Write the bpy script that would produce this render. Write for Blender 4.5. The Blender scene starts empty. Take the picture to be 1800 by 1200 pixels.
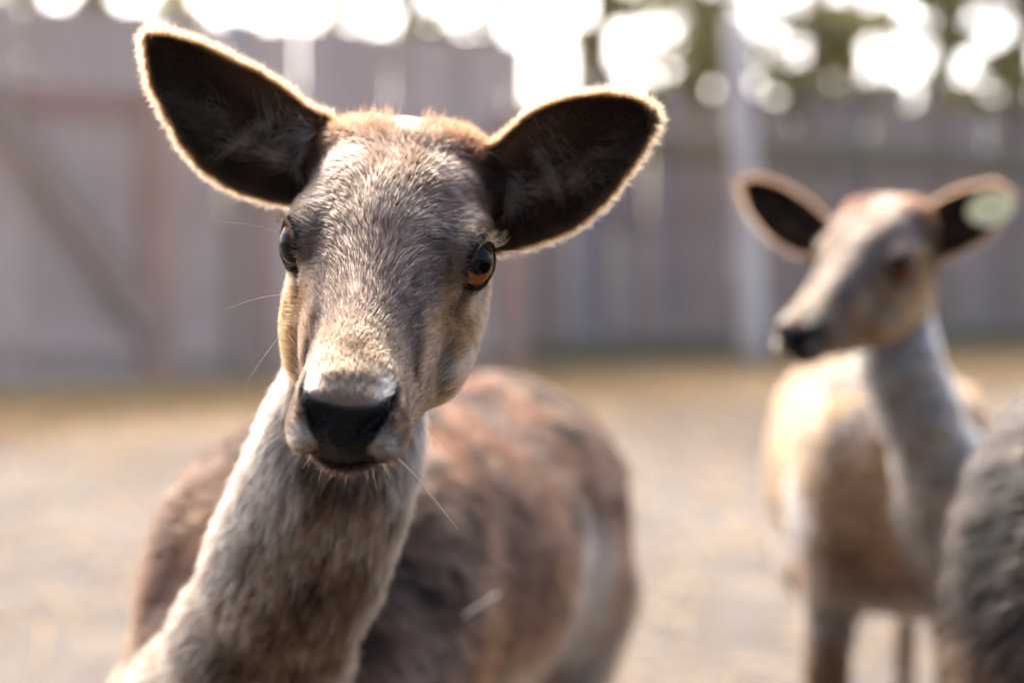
import bpy, math
import numpy as np
from mathutils import Matrix, Vector

# ------------------------------------------------------------------ camera, sky, sun, exposure
FPX = 3000.0                       # focal length in pixels of the 1800 px wide photograph
CAMH = 0.95
PITCH = math.atan(145.0 / FPX)
scene = bpy.context.scene
col = scene.collection
cam_d = bpy.data.cameras.new('camera')
cam_d.sensor_width = 36.0
cam_d.lens = 36.0 * FPX / 1800.0
cam_d.clip_start = 0.05
cam_d.clip_end = 4000.0
cam = bpy.data.objects.new('camera', cam_d)
col.objects.link(cam)
cam.location = (0, 0, CAMH)
cam.rotation_euler = (math.pi / 2 - PITCH, 0, 0)
cam_d.dof.use_dof = True
cam_d.dof.focus_distance = 0.975
cam_d.dof.aperture_fstop = 2.9
scene.camera = cam

SUN_AZ = math.radians(-14)         # seen from above, from +Y (view direction) towards +X; negative = left
SUN_EL = math.radians(45)
world = bpy.data.worlds.new('World')
scene.world = world
world.use_nodes = True
wn = world.node_tree
bg = wn.nodes['Background']
sky = wn.nodes.new('ShaderNodeTexSky')
sky.sky_type = 'NISHITA'
sky.sun_disc = False
sky.sun_elevation = SUN_EL
sky.sun_rotation = SUN_AZ
sky.dust_density = 5.0
sky.air_density = 0.6
sky.ozone_density = 0.3
wn.links.new(sky.outputs[0], bg.inputs[0])
bg.inputs[1].default_value = 0.15
sun_d = bpy.data.lights.new('sun', 'SUN')
sun_d.energy = 1.8
sun_d.angle = math.radians(3.0)
sun_d.color = (1.0, 0.90, 0.77)
sun = bpy.data.objects.new('sun', sun_d)
col.objects.link(sun)
SUNV = Vector((math.sin(SUN_AZ) * math.cos(SUN_EL), math.cos(SUN_AZ) * math.cos(SUN_EL), math.sin(SUN_EL)))
sun.rotation_euler = SUNV.to_track_quat('Z', 'Y').to_euler()
scene.view_settings.view_transform = 'Standard'
scene.view_settings.look = 'None'
scene.view_settings.exposure = 2.1
scene.view_settings.gamma = 1.0
scene.cycles.use_denoising = True
scene.cycles.max_bounces = 7
scene.cycles.diffuse_bounces = 2
scene.cycles.glossy_bounces = 3
scene.cycles.transmission_bounces = 6
scene.cycles.sample_clamp_indirect = 6.0
scene.cycles_curves.shape = 'RIBBONS'

rng = np.random.default_rng(7)
FUR_GAIN = .46


# ------------------------------------------------------------------ helpers
def at(px, py, depth):
    """pixel of the 1800x1200 photograph + depth (world Y) -> world point"""
    cx = (px - 900.0) / FPX
    cy = (600.0 - py) / FPX
    dy = math.cos(PITCH) + cy * math.sin(PITCH)
    dz = -math.sin(PITCH) + cy * math.cos(PITCH)
    t = depth / dy
    return np.array([cx * t, depth, CAMH + dz * t])


def srgb(h):
    c = [int(h[i:i + 2], 16) / 255.0 for i in (0, 2, 4)]
    return np.array([x / 12.92 if x <= 0.04045 else ((x + 0.055) / 1.055) ** 2.4 for x in c])


def nrm(v):
    return v / np.maximum(np.linalg.norm(v, axis=-1, keepdims=True), 1e-9)


def sstep(a, b, x):
    t = np.clip((x - a) / (b - a), 0, 1)
    return t * t * (3 - 2 * t)


def vnoise(P, scale, seed=0):
    """value noise 0..1 of points (n,3)"""
    Q = P / scale + 100.0
    I = np.floor(Q).astype(np.int64)
    fr = Q - I
    fr = fr * fr * (3 - 2 * fr)
    out = np.zeros(len(P))
    for dx in (0, 1):
        for dy in (0, 1):
            for dz in (0, 1):
                h = ((I[:, 0] + dx) * 73856093) ^ ((I[:, 1] + dy) * 19349663) ^ ((I[:, 2] + dz) * 83492791) ^ (seed * 2654435761)
                h = (h ^ (h >> 13)) * 1274126177
                h = ((h ^ (h >> 16)) & 0xFFFF) / 65535.0
                w = (fr[:, 0] if dx else 1 - fr[:, 0]) * (fr[:, 1] if dy else 1 - fr[:, 1]) * (fr[:, 2] if dz else 1 - fr[:, 2])
                out += w * h
    return out


def fnoise(P, scale, seed=0):
    return (vnoise(P, scale, seed) + 0.5 * vnoise(P, scale * 0.47, seed + 11) + 0.25 * vnoise(P, scale * 0.21, seed + 23)) / 1.75


def tag(o, label=None, cat=None, group=None, kind=None):
    if label: o['label'] = label
    if cat: o['category'] = cat
    if group: o['group'] = group
    if kind: o['kind'] = kind
    return o


def empty(name, loc=(0, 0, 0), rz=0.0):
    o = bpy.data.objects.new(name, None)
    col.objects.link(o)
    o.location = loc
    o.rotation_euler = (0, 0, rz)
    o.empty_display_size = 0.2
    return o


def mesh_obj(name, V, Fc, mat=None, parent=None, smooth=False):
    me = bpy.data.meshes.new(name)
    me.from_pydata([tuple(map(float, v)) for v in V], [], [tuple(map(int, f)) for f in Fc])
    me.update()
    if smooth:
        me.polygons.foreach_set('use_smooth', [True] * len(me.polygons))
    if mat: me.materials.append(mat)
    o = bpy.data.objects.new(name, me)
    col.objects.link(o)
    if parent: o.parent = parent
    return o


def share(name, me, parent=None, loc=(0, 0, 0), rot=(0, 0, 0), scale=(1, 1, 1)):
    o = bpy.data.objects.new(name, me)
    col.objects.link(o)
    o.parent = parent
    o.location = loc
    o.rotation_euler = rot
    o.scale = scale
    return o


class Geo:
    """collects vertices and faces"""
    def __init__(s): s.V = []; s.F = []
    def add(s, V, F):
        b = len(s.V)
        s.V += [tuple(v) for v in V]
        s.F += [tuple(i + b for i in f) for f in F]
    def tube(s, pts, radii, n=6, cap=True):
        pts = [np.array(p, float) for p in pts]
        V = []; Fc = []
        ref = np.array([0.31, 0.17, 0.93])
        for i, p in enumerate(pts):
            d = pts[min(i + 1, len(pts) - 1)] - pts[max(i - 1, 0)]
            d = d / max(np.linalg.norm(d), 1e-9)
            a = np.cross(d, ref if abs(d @ ref) < .95 else np.array([1., 0, 0])); a /= np.linalg.norm(a)
            b = np.cross(d, a)
            for k in range(n):
                t = 2 * math.pi * k / n
                V.append(p + radii[i] * (a * math.cos(t) + b * math.sin(t)))
        for i in range(len(pts) - 1):
            for k in range(n):
                k2 = (k + 1) % n
                Fc.append((i * n + k, i * n + k2, (i + 1) * n + k2, (i + 1) * n + k))
        if cap:
            Fc.append(tuple(range(n))[::-1]); Fc.append(tuple(range((len(pts) - 1) * n, len(pts) * n)))
        s.add(V, Fc)
    def build(s, name, mat=None, parent=None, smooth=False):
        return mesh_obj(name, s.V, s.F, mat, parent, smooth)


def box_geo(sx, sy, sz, bev=0.006, jitter=0.0):
    """box with chamfered long edges, base at z=0, centred in x, y from 0 to sy"""
    x = sx / 2; b = min(bev, sy * .45, sx * .45)
    prof = [(-x + b, 0), (x - b, 0), (x, b), (x, sy - b), (x - b, sy), (-x + b, sy), (-x, sy - b), (-x, b)]
    V = [(p[0], p[1], 0) for p in prof] + [(p[0], p[1], sz + jitter * math.sin(9 * p[0] / sx)) for p in prof]
    n = 8
    Fc = [tuple(range(n))[::-1], tuple(range(n, 2 * n))] + [(i, (i + 1) % n, n + (i + 1) % n, n + i) for i in range(n)]
    return V, Fc


# ------------------------------------------------------------------ materials
def new_mat(name):
    m = bpy.data.materials.new(name)
    m.use_nodes = True
    nt = m.node_tree
    return m, nt, nt.nodes['Principled BSDF']


def wood_mat(name, c1, c2, rough=.8, vary=.5, scale=1.0):
    m, nt, p = new_mat(name)
    N = nt.nodes.new; L = nt.links.new
    tc = N('ShaderNodeTexCoord'); mp = N('ShaderNodeMapping')
    mp.inputs['Scale'].default_value = (28 * scale, 28 * scale, 1.6 * scale)
    info = N('ShaderNodeObjectInfo')
    L(tc.outputs['Object'], mp.inputs['Vector'])
    L(info.outputs['Random'], mp.inputs['Location'])
    n1 = N('ShaderNodeTexNoise'); n1.inputs['Scale'].default_value = 1.4; n1.inputs['Detail'].default_value = 6
    L(mp.outputs[0], n1.inputs['Vector'])
    n2 = N('ShaderNodeTexNoise'); n2.inputs['Scale'].default_value = 1.1; n2.inputs['Detail'].default_value = 3
    L(tc.outputs['Object'], n2.inputs['Vector'])
    r = N('ShaderNodeValToRGB')
    r.color_ramp.elements[0].color = (*c1, 1); r.color_ramp.elements[1].color = (*c2, 1)
    r.color_ramp.elements[0].position = .3; r.color_ramp.elements[1].position = .72
    mx = N('ShaderNodeMath'); mx.operation = 'MULTIPLY_ADD'; mx.inputs[1].default_value = .55
    L(n1.outputs[0], mx.inputs[0])
    ml = N('ShaderNodeMath'); ml.operation = 'MULTIPLY'; ml.inputs[1].default_value = .45
    L(n2.outputs[0], ml.inputs[0]); L(ml.outputs[0], mx.inputs[2]); L(mx.outputs[0], r.inputs[0])
    hs = N('ShaderNodeHueSaturation')
    v = N('ShaderNodeMath'); v.operation = 'MULTIPLY_ADD'; v.inputs[1].default_value = vary; v.inputs[2].default_value = 1 - vary * .5
    L(info.outputs['Random'], v.inputs[0]); L(v.outputs[0], hs.inputs['Value']); L(r.outputs[0], hs.inputs['Color'])
    L(hs.outputs[0], p.inputs['Base Color'])
    p.inputs['Roughness'].default_value = rough
    bp = N('ShaderNodeBump'); bp.inputs['Strength'].default_value = .4; bp.inputs['Distance'].default_value = .004
    L(n1.outputs[0], bp.inputs['Height']); L(bp.outputs[0], p.inputs['Normal'])
    return m


def flat_mat(name, c, rough=.8, c2=None, scale=20., transl=0.0):
    m, nt, p = new_mat(name)
    N = nt.nodes.new; L = nt.links.new
    n1 = N('ShaderNodeTexNoise'); n1.inputs['Scale'].default_value = scale; n1.inputs['Detail'].default_value = 4
    tc = N('ShaderNodeTexCoord'); L(tc.outputs['Object'], n1.inputs['Vector'])
    r = N('ShaderNodeValToRGB')
    c2 = c if c2 is None else c2
    r.color_ramp.elements[0].color = (*c, 1); r.color_ramp.elements[1].color = (*c2, 1)
    r.color_ramp.elements[0].position = .3; r.color_ramp.elements[1].position = .7
    L(n1.outputs[0], r.inputs[0]); L(r.outputs[0], p.inputs['Base Color'])
    p.inputs['Roughness'].default_value = rough
    if transl:
        out = nt.nodes['Material Output']
        t = N('ShaderNodeBsdfTranslucent'); L(r.outputs[0], t.inputs['Color'])
        mix = N('ShaderNodeMixShader'); mix.inputs[0].default_value = transl
        L(p.outputs[0], mix.inputs[1]); L(t.outputs[0], mix.inputs[2]); L(mix.outputs[0], out.inputs['Surface'])
    return m


def fur_mat():
    m = bpy.data.materials.new('fur'); m.use_nodes = True
    nt = m.node_tree; nt.nodes.clear()
    N = nt.nodes.new; L = nt.links.new
    out = N('ShaderNodeOutputMaterial')
    h = N('ShaderNodeBsdfHairPrincipled')
    h.parametrization = 'COLOR'
    a = N('ShaderNodeAttribute'); a.attribute_name = 'coat'
    L(a.outputs['Color'], h.inputs['Color'])
    h.inputs['Roughness'].default_value = .5
    h.inputs['IOR'].default_value = 1.11
    h.inputs['Radial Roughness'].default_value = .6
    if 'Coat' in h.inputs: h.inputs['Coat'].default_value = 0.0
    if 'Random Roughness' in h.inputs: h.inputs['Random Roughness'].default_value = .2
    L(h.outputs[0], out.inputs['Surface'])
    return m


def hide_mat():
    """skin under the fur; bare = 1 is the wet black skin of nose and lids"""
    m, nt, p = new_mat('hide')
    N = nt.nodes.new; L = nt.links.new
    a = N('ShaderNodeAttribute'); a.attribute_name = 'coat'
    b = N('ShaderNodeAttribute'); b.attribute_name = 'bare'
    tc = N('ShaderNodeTexCoord')
    vo = N('ShaderNodeTexVoronoi'); vo.inputs['Scale'].default_value = 620.0
    L(tc.outputs['Object'], vo.inputs['Vector'])
    mx = N('ShaderNodeMix'); mx.data_type = 'RGBA'
    L(b.outputs['Fac'], mx.inputs['Factor']); L(a.outputs['Color'], mx.inputs['A'])
    mx.inputs['B'].default_value = (.0025, .0022, .0022, 1)
    L(mx.outputs['Result'], p.inputs['Base Color'])
    rr = N('ShaderNodeMapRange'); rr.inputs['To Min'].default_value = .85; rr.inputs['To Max'].default_value = .38
    L(b.outputs['Fac'], rr.inputs['Value']); L(rr.outputs[0], p.inputs['Roughness'])
    ct = N('ShaderNodeMath'); ct.operation = 'MULTIPLY'; ct.inputs[1].default_value = .09
    L(b.outputs['Fac'], ct.inputs[0]); L(ct.outputs[0], p.inputs['Coat Weight'])
    p.inputs['Coat Roughness'].default_value = .2
    p.inputs['Specular IOR Level'].default_value = .06
    bp = N('ShaderNodeBump'); bp.inputs['Distance'].default_value = .0018; bp.inputs['Strength'].default_value = 1.0
    bs = N('ShaderNodeMath'); bs.operation = 'MULTIPLY'
    L(vo.outputs['Distance'], bs.inputs[0]); L(b.outputs['Fac'], bs.inputs[1]); L(bs.outputs[0], bp.inputs['Height'])
    L(bp.outputs[0], p.inputs['Normal'])
    return m


def eye_mat():
    """object space: +Z is the gaze, X runs along the slit pupil"""
    m, nt, p = new_mat('eyeball')
    N = nt.nodes.new; L = nt.links.new
    tc = N('ShaderNodeTexCoord'); sp = N('ShaderNodeSeparateXYZ'); L(tc.outputs['Object'], sp.inputs[0])
    def math_(op, a, b=None, c=None):
        n = N('ShaderNodeMath'); n.operation = op
        for i, x in enumerate((a, b, c)):
            if x is None: continue
            if isinstance(x, (int, float)): n.inputs[i].default_value = x
            else: L(x, n.inputs[i])
        return n.outputs[0]
    x, y, z = sp.outputs
    r2 = math_('SQRT', math_('ADD', math_('MULTIPLY', x, x), math_('MULTIPLY', y, y)))
    px = math_('DIVIDE', x, .0105); py = math_('DIVIDE', math_('ADD', y, -.0030), .0078)
    pup = math_('SQRT', math_('ADD', math_('MULTIPLY', px, px), math_('MULTIPLY', py, py)))
    ang = math_('ARCTAN2', y, x)
    cb = N('ShaderNodeCombineXYZ'); L(math_('MULTIPLY', ang, 9.0), cb.inputs[0]); L(math_('MULTIPLY', r2, 120.), cb.inputs[1])
    nz = N('ShaderNodeTexNoise'); nz.inputs['Scale'].default_value = 1.6; nz.inputs['Detail'].default_value = 4; L(cb.outputs[0], nz.inputs[0])
    ir = N('ShaderNodeValToRGB')
    ir.color_ramp.elements[0].color = (.07, .02, .005, 1); ir.color_ramp.elements[0].position = .3
    ir.color_ramp.elements[1].color = (.34, .11, .018, 1); ir.color_ramp.elements[1].position = .72
    L(nz.outputs[0], ir.inputs[0])
    lim = N('ShaderNodeMapRange'); lim.interpolation_type = 'SMOOTHSTEP'
    lim.inputs['From Min'].default_value = .0148; lim.inputs['From Max'].default_value = .0160; L(r2, lim.inputs['Value'])
    lim2 = N('ShaderNodeMapRange'); lim2.interpolation_type = 'SMOOTHSTEP'
    lim2.inputs['From Min'].default_value = .0172; lim2.inputs['From Max'].default_value = .0178; L(r2, lim2.inputs['Value'])
    pm = N('ShaderNodeMapRange'); pm.interpolation_type = 'SMOOTHSTEP'
    pm.inputs['From Min'].default_value = .92; pm.inputs['From Max'].default_value = 1.12; L(pup, pm.inputs['Value'])
    def mix(f, a, b):
        n = N('ShaderNodeMix'); n.data_type = 'RGBA'; L(f, n.inputs['Factor'])
        for k, v in (('A', a), ('B', b)):
            if isinstance(v, tuple): n.inputs[k].default_value = v
            else: L(v, n.inputs[k])
        return n.outputs['Result']
    c = mix(pm.outputs[0], (.004, .003, .004, 1), ir.outputs[0])
    c = mix(lim.outputs[0], c, (.012, .006, .004, 1))
    c = mix(lim2.outputs[0], c, (.55, .50, .47, 1))
    L(c, p.inputs['Base Color'])
    p.inputs['Roughness'].default_value = .25
    p.inputs['Coat Weight'].default_value = .45
    p.inputs['Coat Roughness'].default_value = .02
    p.inputs['Coat IOR'].default_value = 1.36
    p.inputs['Specular IOR Level'].default_value = 0.0
    return m


M_FUR = fur_mat(); M_HIDE = hide_mat(); M_EYE = eye_mat()
M_HOOF = flat_mat('hoof', (.02, .017, .015), .5)


# ------------------------------------------------------------------ signed distance bits (metres unless noted)
def ell(P, c, r, R=None):
    q = P - np.asarray(c)
    if R is not None: q = q @ R.T
    r = np.asarray(r, float)
    k0 = np.linalg.norm(q / r, axis=1); k1 = np.linalg.norm(q / (r * r), axis=1)
    return k0 * (k0 - 1.0) / np.maximum(k1, 1e-9)


def cone(P, a, b, ra, rb):
    a = np.asarray(a, float); b = np.asarray(b, float)
    ab = b - a
    t = np.clip(((P - a) @ ab) / (ab @ ab), 0, 1)
    return np.linalg.norm(P - a - t[:, None] * ab, axis=1) - (ra + (rb - ra) * t)


def smin(a, b, k):
    h = np.clip(.5 + .5 * (b - a) / k, 0, 1)
    return b + (a - b) * h - k * h * (1 - h)


def smax(a, b, k):
    return -smin(-a, -b, k)


def spline(xk, yk):
    """monotone-ish cubic through the table"""
    xk = np.array(xk, float); yk = np.array(yk, float)
    m = np.gradient(yk, xk)
    def f(x):
        x = np.clip(x, xk[0], xk[-1])
        i = np.clip(np.searchsorted(xk, x) - 1, 0, len(xk) - 2)
        h = xk[i + 1] - xk[i]; t = (x - xk[i]) / h
        return ((2 * t**3 - 3 * t**2 + 1) * yk[i] + (t**3 - 2 * t**2 + t) * h * m[i]
                + (-2 * t**3 + 3 * t**2) * yk[i + 1] + (t**3 - t**2) * h * m[i + 1])
    return f


# head profile, centimetres: F = towards the nose, U = dorsal, origin between the eyes
H_F = [-12, -10.5, -8, -5, -2, 1, 4, 7, 10, 12.5, 14.5, 16, 17.2, 17.9]
H_T = spline(H_F, [0.2, 2.7, 4.1, 4.7, 4.6, 4.0, 3.1, 2.3, 1.75, 1.5, 1.35, .95, .1, -1.1])
H_B = spline(H_F, [-2.5, -4.8, -7.4, -8.9, -9.4, -9.2, -8.7, -7.9, -6.8, -5.7, -4.8, -4.2, -3.5, -2.3])
H_WT = spline(H_F, [1.4, 3.8, 5.5, 5.8, 5.7, 5.2, 4.5, 3.75, 3.15, 2.95, 3.0, 2.85, 2.2, .7])
H_WB = spline(H_F, [1.0, 2.6, 4.4, 5.3, 5.5, 5.4, 5.0, 4.3, 3.5, 2.85, 2.5, 2.2, 1.4, .5])
EYE_C = np.array([4.60, .55, .15])
EYE_G = nrm(np.array([.84, .50, .16]))
EYE_R = 1.9


def eye_axes():
    ex = nrm(np.array([.45, -.85, .12]) - EYE_G * (np.array([.45, -.85, .12]) @ EYE_G))   # towards the outer corner
    ey = np.cross(ex, EYE_G)
    if ey[2] < 0: ey = -ey
    return ex, ey


def head_sdf(Q):
    """Q (n,3) local L,F,U in cm -> distance in cm"""
    A = np.abs(Q[:, 0]); F = Q[:, 1]; U = Q[:, 2]
    S = np.stack([A, F, U], 1)
    Fc = np.clip(F, -12, 17.9)
    t = H_T(Fc); b = H_B(Fc); c = (t + b) / 2; h = (t - b) / 2
    v = (U - c) / h
    w = H_WB(Fc) + (H_WT(Fc) - H_WB(Fc)) * sstep(-.75, .35, v)
    ex_ = 2.25 + .5 * sstep(1, -4, F)
    d = ((A / w)**ex_ + np.abs(v)**ex_)**(1 / ex_)
    d = (d - 1) * np.minimum(w, h)
    over = np.maximum(np.maximum(F - 17.9, -12 - F), 0)
    d = np.where(over > 0, np.hypot(np.maximum(d, 0), over) + np.minimum(d, 0) * 0, d)
    # cheek muscle, brow and orbit, crown
    d = smin(d, ell(S, (3.55, -.2, -4.4), (2.0, 6.2, 3.7)), 2.4)
    d = smin(d, ell(S, (4.4, -.5, .7), (1.75, 2.9, 1.8)), 1.2)
    d = smin(d, ell(S, (0, -7.2, 3.3), (4.0, 2.4, 1.35)), 1.5)
    d = smin(d, ell(S, (2.9, 6.5, -1.4), (.75, 3.8, 1.4)), 1.2)
    # lid bulge
    d = smin(d, np.linalg.norm(S - EYE_C, axis=1) - 2.12, .6)
    # muzzle: soft upper lip and nostril wing
    d = smin(d, ell(S, (1.75, 15.2, -2.5), (1.45, 2.1, 1.5)), .8)
    d = smin(d, ell(S, (1.55, 16.3, -.35), (.95, 1.2, .85)), .5)
    d = smin(d, ell(S, (0, 15.2, -4.0), (1.6, 1.7, .8)), .7)
    # eye opening
    ex, ey = eye_axes()
    r = S - EYE_C
    a = r @ ex; bb = r @ ey; g = r @ EYE_G
    rr = np.linalg.norm(r, axis=1)
    op = (np.sqrt((a / 1.42)**2 + (bb / 1.36)**2) - 1) * 1.2
    op = np.maximum(op, -g)
    op = np.maximum(op, 1.7 - rr)
    d = smax(d, -op, .12)
    # preorbital groove and tear line
    def groove(p0, p1, amp, wd):
        p0 = np.array(p0); p1 = np.array(p1); ab = p1 - p0
        tt = np.clip(((S - p0) @ ab) / (ab @ ab), 0, 1)
        dd = np.linalg.norm(S - p0 - tt[:, None] * ab, axis=1)
        return amp * np.exp(-(dd / wd)**2)
    d = d + groove((4.9, 2.5, -.7), (3.9, 4.6, -1.3), .42, .42)
    d = d + groove((4.9, 4.2, -2.4), (3.4, 9.5, -3.4), .08, .9)
    # nostril, comma shaped
    n = cone(S, (1.15, 17.5, -1.15), (1.75, 17.15, -.75), .30, .46)
    n = smin(n, cone(S, (1.75, 17.15, -.75), (2.6, 15.8, -.1), .46, .24), .2)
    d = smax(d, -n, .3)
    # mouth line
    um = -3.75 + .05 * (17 - F) - .9 * sstep(2.0, 0, A) * sstep(14, 17, F) * .3
    d = d + .26 * np.exp(-((U - um) / .16)**2) * sstep(8.5, 11, F)
    # philtrum
    d = d + .12 * np.exp(-(A / .14)**2) * sstep(-1.6, -2.2, U) * sstep(15, 16, F)
    return d


def surface_nets(D, xs, ys, zs):
    ins = D < 0
    c = np.zeros((len(xs) - 1, len(ys) - 1, len(zs) - 1), np.uint8)
    for i in (0, 1):
        for j in (0, 1):
            for k in (0, 1):
                c += ins[i:len(xs) - 1 + i, j:len(ys) - 1 + j, k:len(zs) - 1 + k]
    act = (c > 0) & (c < 8)
    I = np.argwhere(act)
    idx = -np.ones(act.shape, np.int32)
    idx[act] = np.arange(len(I))
    G = (xs, ys, zs)
    acc = np.zeros((len(I), 3)); cnt = np.zeros(len(I))
    corners = [np.array(o) for o in ((0,0,0),(1,0,0),(0,1,0),(1,1,0),(0,0,1),(1,0,1),(0,1,1),(1,1,1))]
    for a, b in ((0,1),(2,3),(4,5),(6,7),(0,2),(1,3),(4,6),(5,7),(0,4),(1,5),(2,6),(3,7)):
        ia = I + corners[a]; ib = I + corners[b]
        da = D[ia[:, 0], ia[:, 1], ia[:, 2]]; db = D[ib[:, 0], ib[:, 1], ib[:, 2]]
        m = (da < 0) != (db < 0)
        t = np.where(m, da / np.where(m, da - db, 1), 0)
        for ax in range(3):
            pa = G[ax][ia[:, ax]]; pb = G[ax][ib[:, ax]]
            acc[:, ax] += np.where(m, pa + t * (pb - pa), 0)
        cnt += m
    V = acc / cnt[:, None]
    quads = []
    nx, ny, nz = D.shape
    for ax in range(3):
        o = [1, 1, 1]; o[ax] = 0
        sl = tuple(slice(o[i], D.shape[i] - 1) for i in range(3))
        sl2 = tuple(slice(o[i] + (i == ax), D.shape[i] - 1 + (i == ax)) for i in range(3))
        A = ins[sl]; B = ins[sl2]
        E = np.argwhere(A != B) + np.array(o)
        flip = ins[E[:, 0], E[:, 1], E[:, 2]]
        u, v = [(1, 2), (2, 0), (0, 1)][ax]
        def cell(du, dv):
            q = E.copy(); q[:, u] -= du; q[:, v] -= dv
            return idx[q[:, 0], q[:, 1], q[:, 2]]
        q = np.stack([cell(1, 1), cell(0, 1), cell(0, 0), cell(1, 0)], 1)
        q[~flip] = q[~flip][:, ::-1]
        quads.append(q)
    Q = np.concatenate(quads)
    return V, Q[(Q >= 0).all(1)]


def axis_coords(lo, hi, flo, fhi, fine, coarse):
    flo = max(lo, flo); fhi = min(hi, fhi)
    a = np.linspace(lo, flo, max(int(math.ceil((flo - lo) / coarse)), 1) + 1)[:-1] if flo > lo + 1e-6 else np.zeros(0)
    b = np.arange(flo, fhi, fine)
    c = np.linspace(b[-1] + fine, hi, max(int(math.ceil((hi - b[-1] - fine) / coarse)), 1) + 1) if hi > b[-1] + fine else np.zeros(0)
    return np.concatenate([a, b, c])


def mesh_sdf(f, xs, ys, zs, S=5):
    D = np.ones((len(xs), len(ys), len(zs)), np.float32)
    cx = [np.arange(0, len(g), S) for g in (xs, ys, zs)]
    ctr = [np.array([(g[i] + g[min(i + S - 1, len(g) - 1)]) / 2 for i in ci]) for g, ci in zip((xs, ys, zs), cx)]
    half = [np.array([(g[min(i + S, len(g) - 1)] - g[i]) / 2 for i in ci]) for g, ci in zip((xs, ys, zs), cx)]
    GX, GY, GZ = np.meshgrid(*ctr, indexing='ij')
    HX, HY, HZ = np.meshgrid(*half, indexing='ij')
    P = np.stack([GX.ravel(), GY.ravel(), GZ.ravel()], 1)
    rad = np.sqrt(HX**2 + HY**2 + HZ**2).ravel()
    d = f(P)
    near = np.abs(d) < rad * 1.7 + .006
    D[:] = np.repeat(np.repeat(np.repeat(d.reshape(GX.shape), S, 0), S, 1), S, 2)[:len(xs), :len(ys), :len(zs)]
    B = np.argwhere(near.reshape(GX.shape)) * S
    off = np.stack(np.meshgrid(*[np.arange(S)] * 3, indexing='ij'), -1).reshape(-1, 3)
    for ch in np.array_split(B, max(1, len(B) * S**3 // 400000)):
        I = (ch[:, None, :] + off[None]).reshape(-1, 3)
        I = I[(I[:, 0] < len(xs)) & (I[:, 1] < len(ys)) & (I[:, 2] < len(zs))]
        D[I[:, 0], I[:, 1], I[:, 2]] = f(np.stack([xs[I[:, 0]], ys[I[:, 1]], zs[I[:, 2]]], 1))
    return surface_nets(D, xs, ys, zs)


def head_basis(yaw, pt, roll):
    F = np.array([math.sin(yaw) * math.cos(pt), -math.cos(yaw) * math.cos(pt), -math.sin(pt)])
    L0 = np.array([math.cos(yaw), math.sin(yaw), 0])
    U0 = np.cross(F, L0)
    if U0[2] < 0: U0 = -U0
    return np.stack([L0 * math.cos(roll) - U0 * math.sin(roll), F, U0 * math.cos(roll) + L0 * math.sin(roll)])


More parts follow.
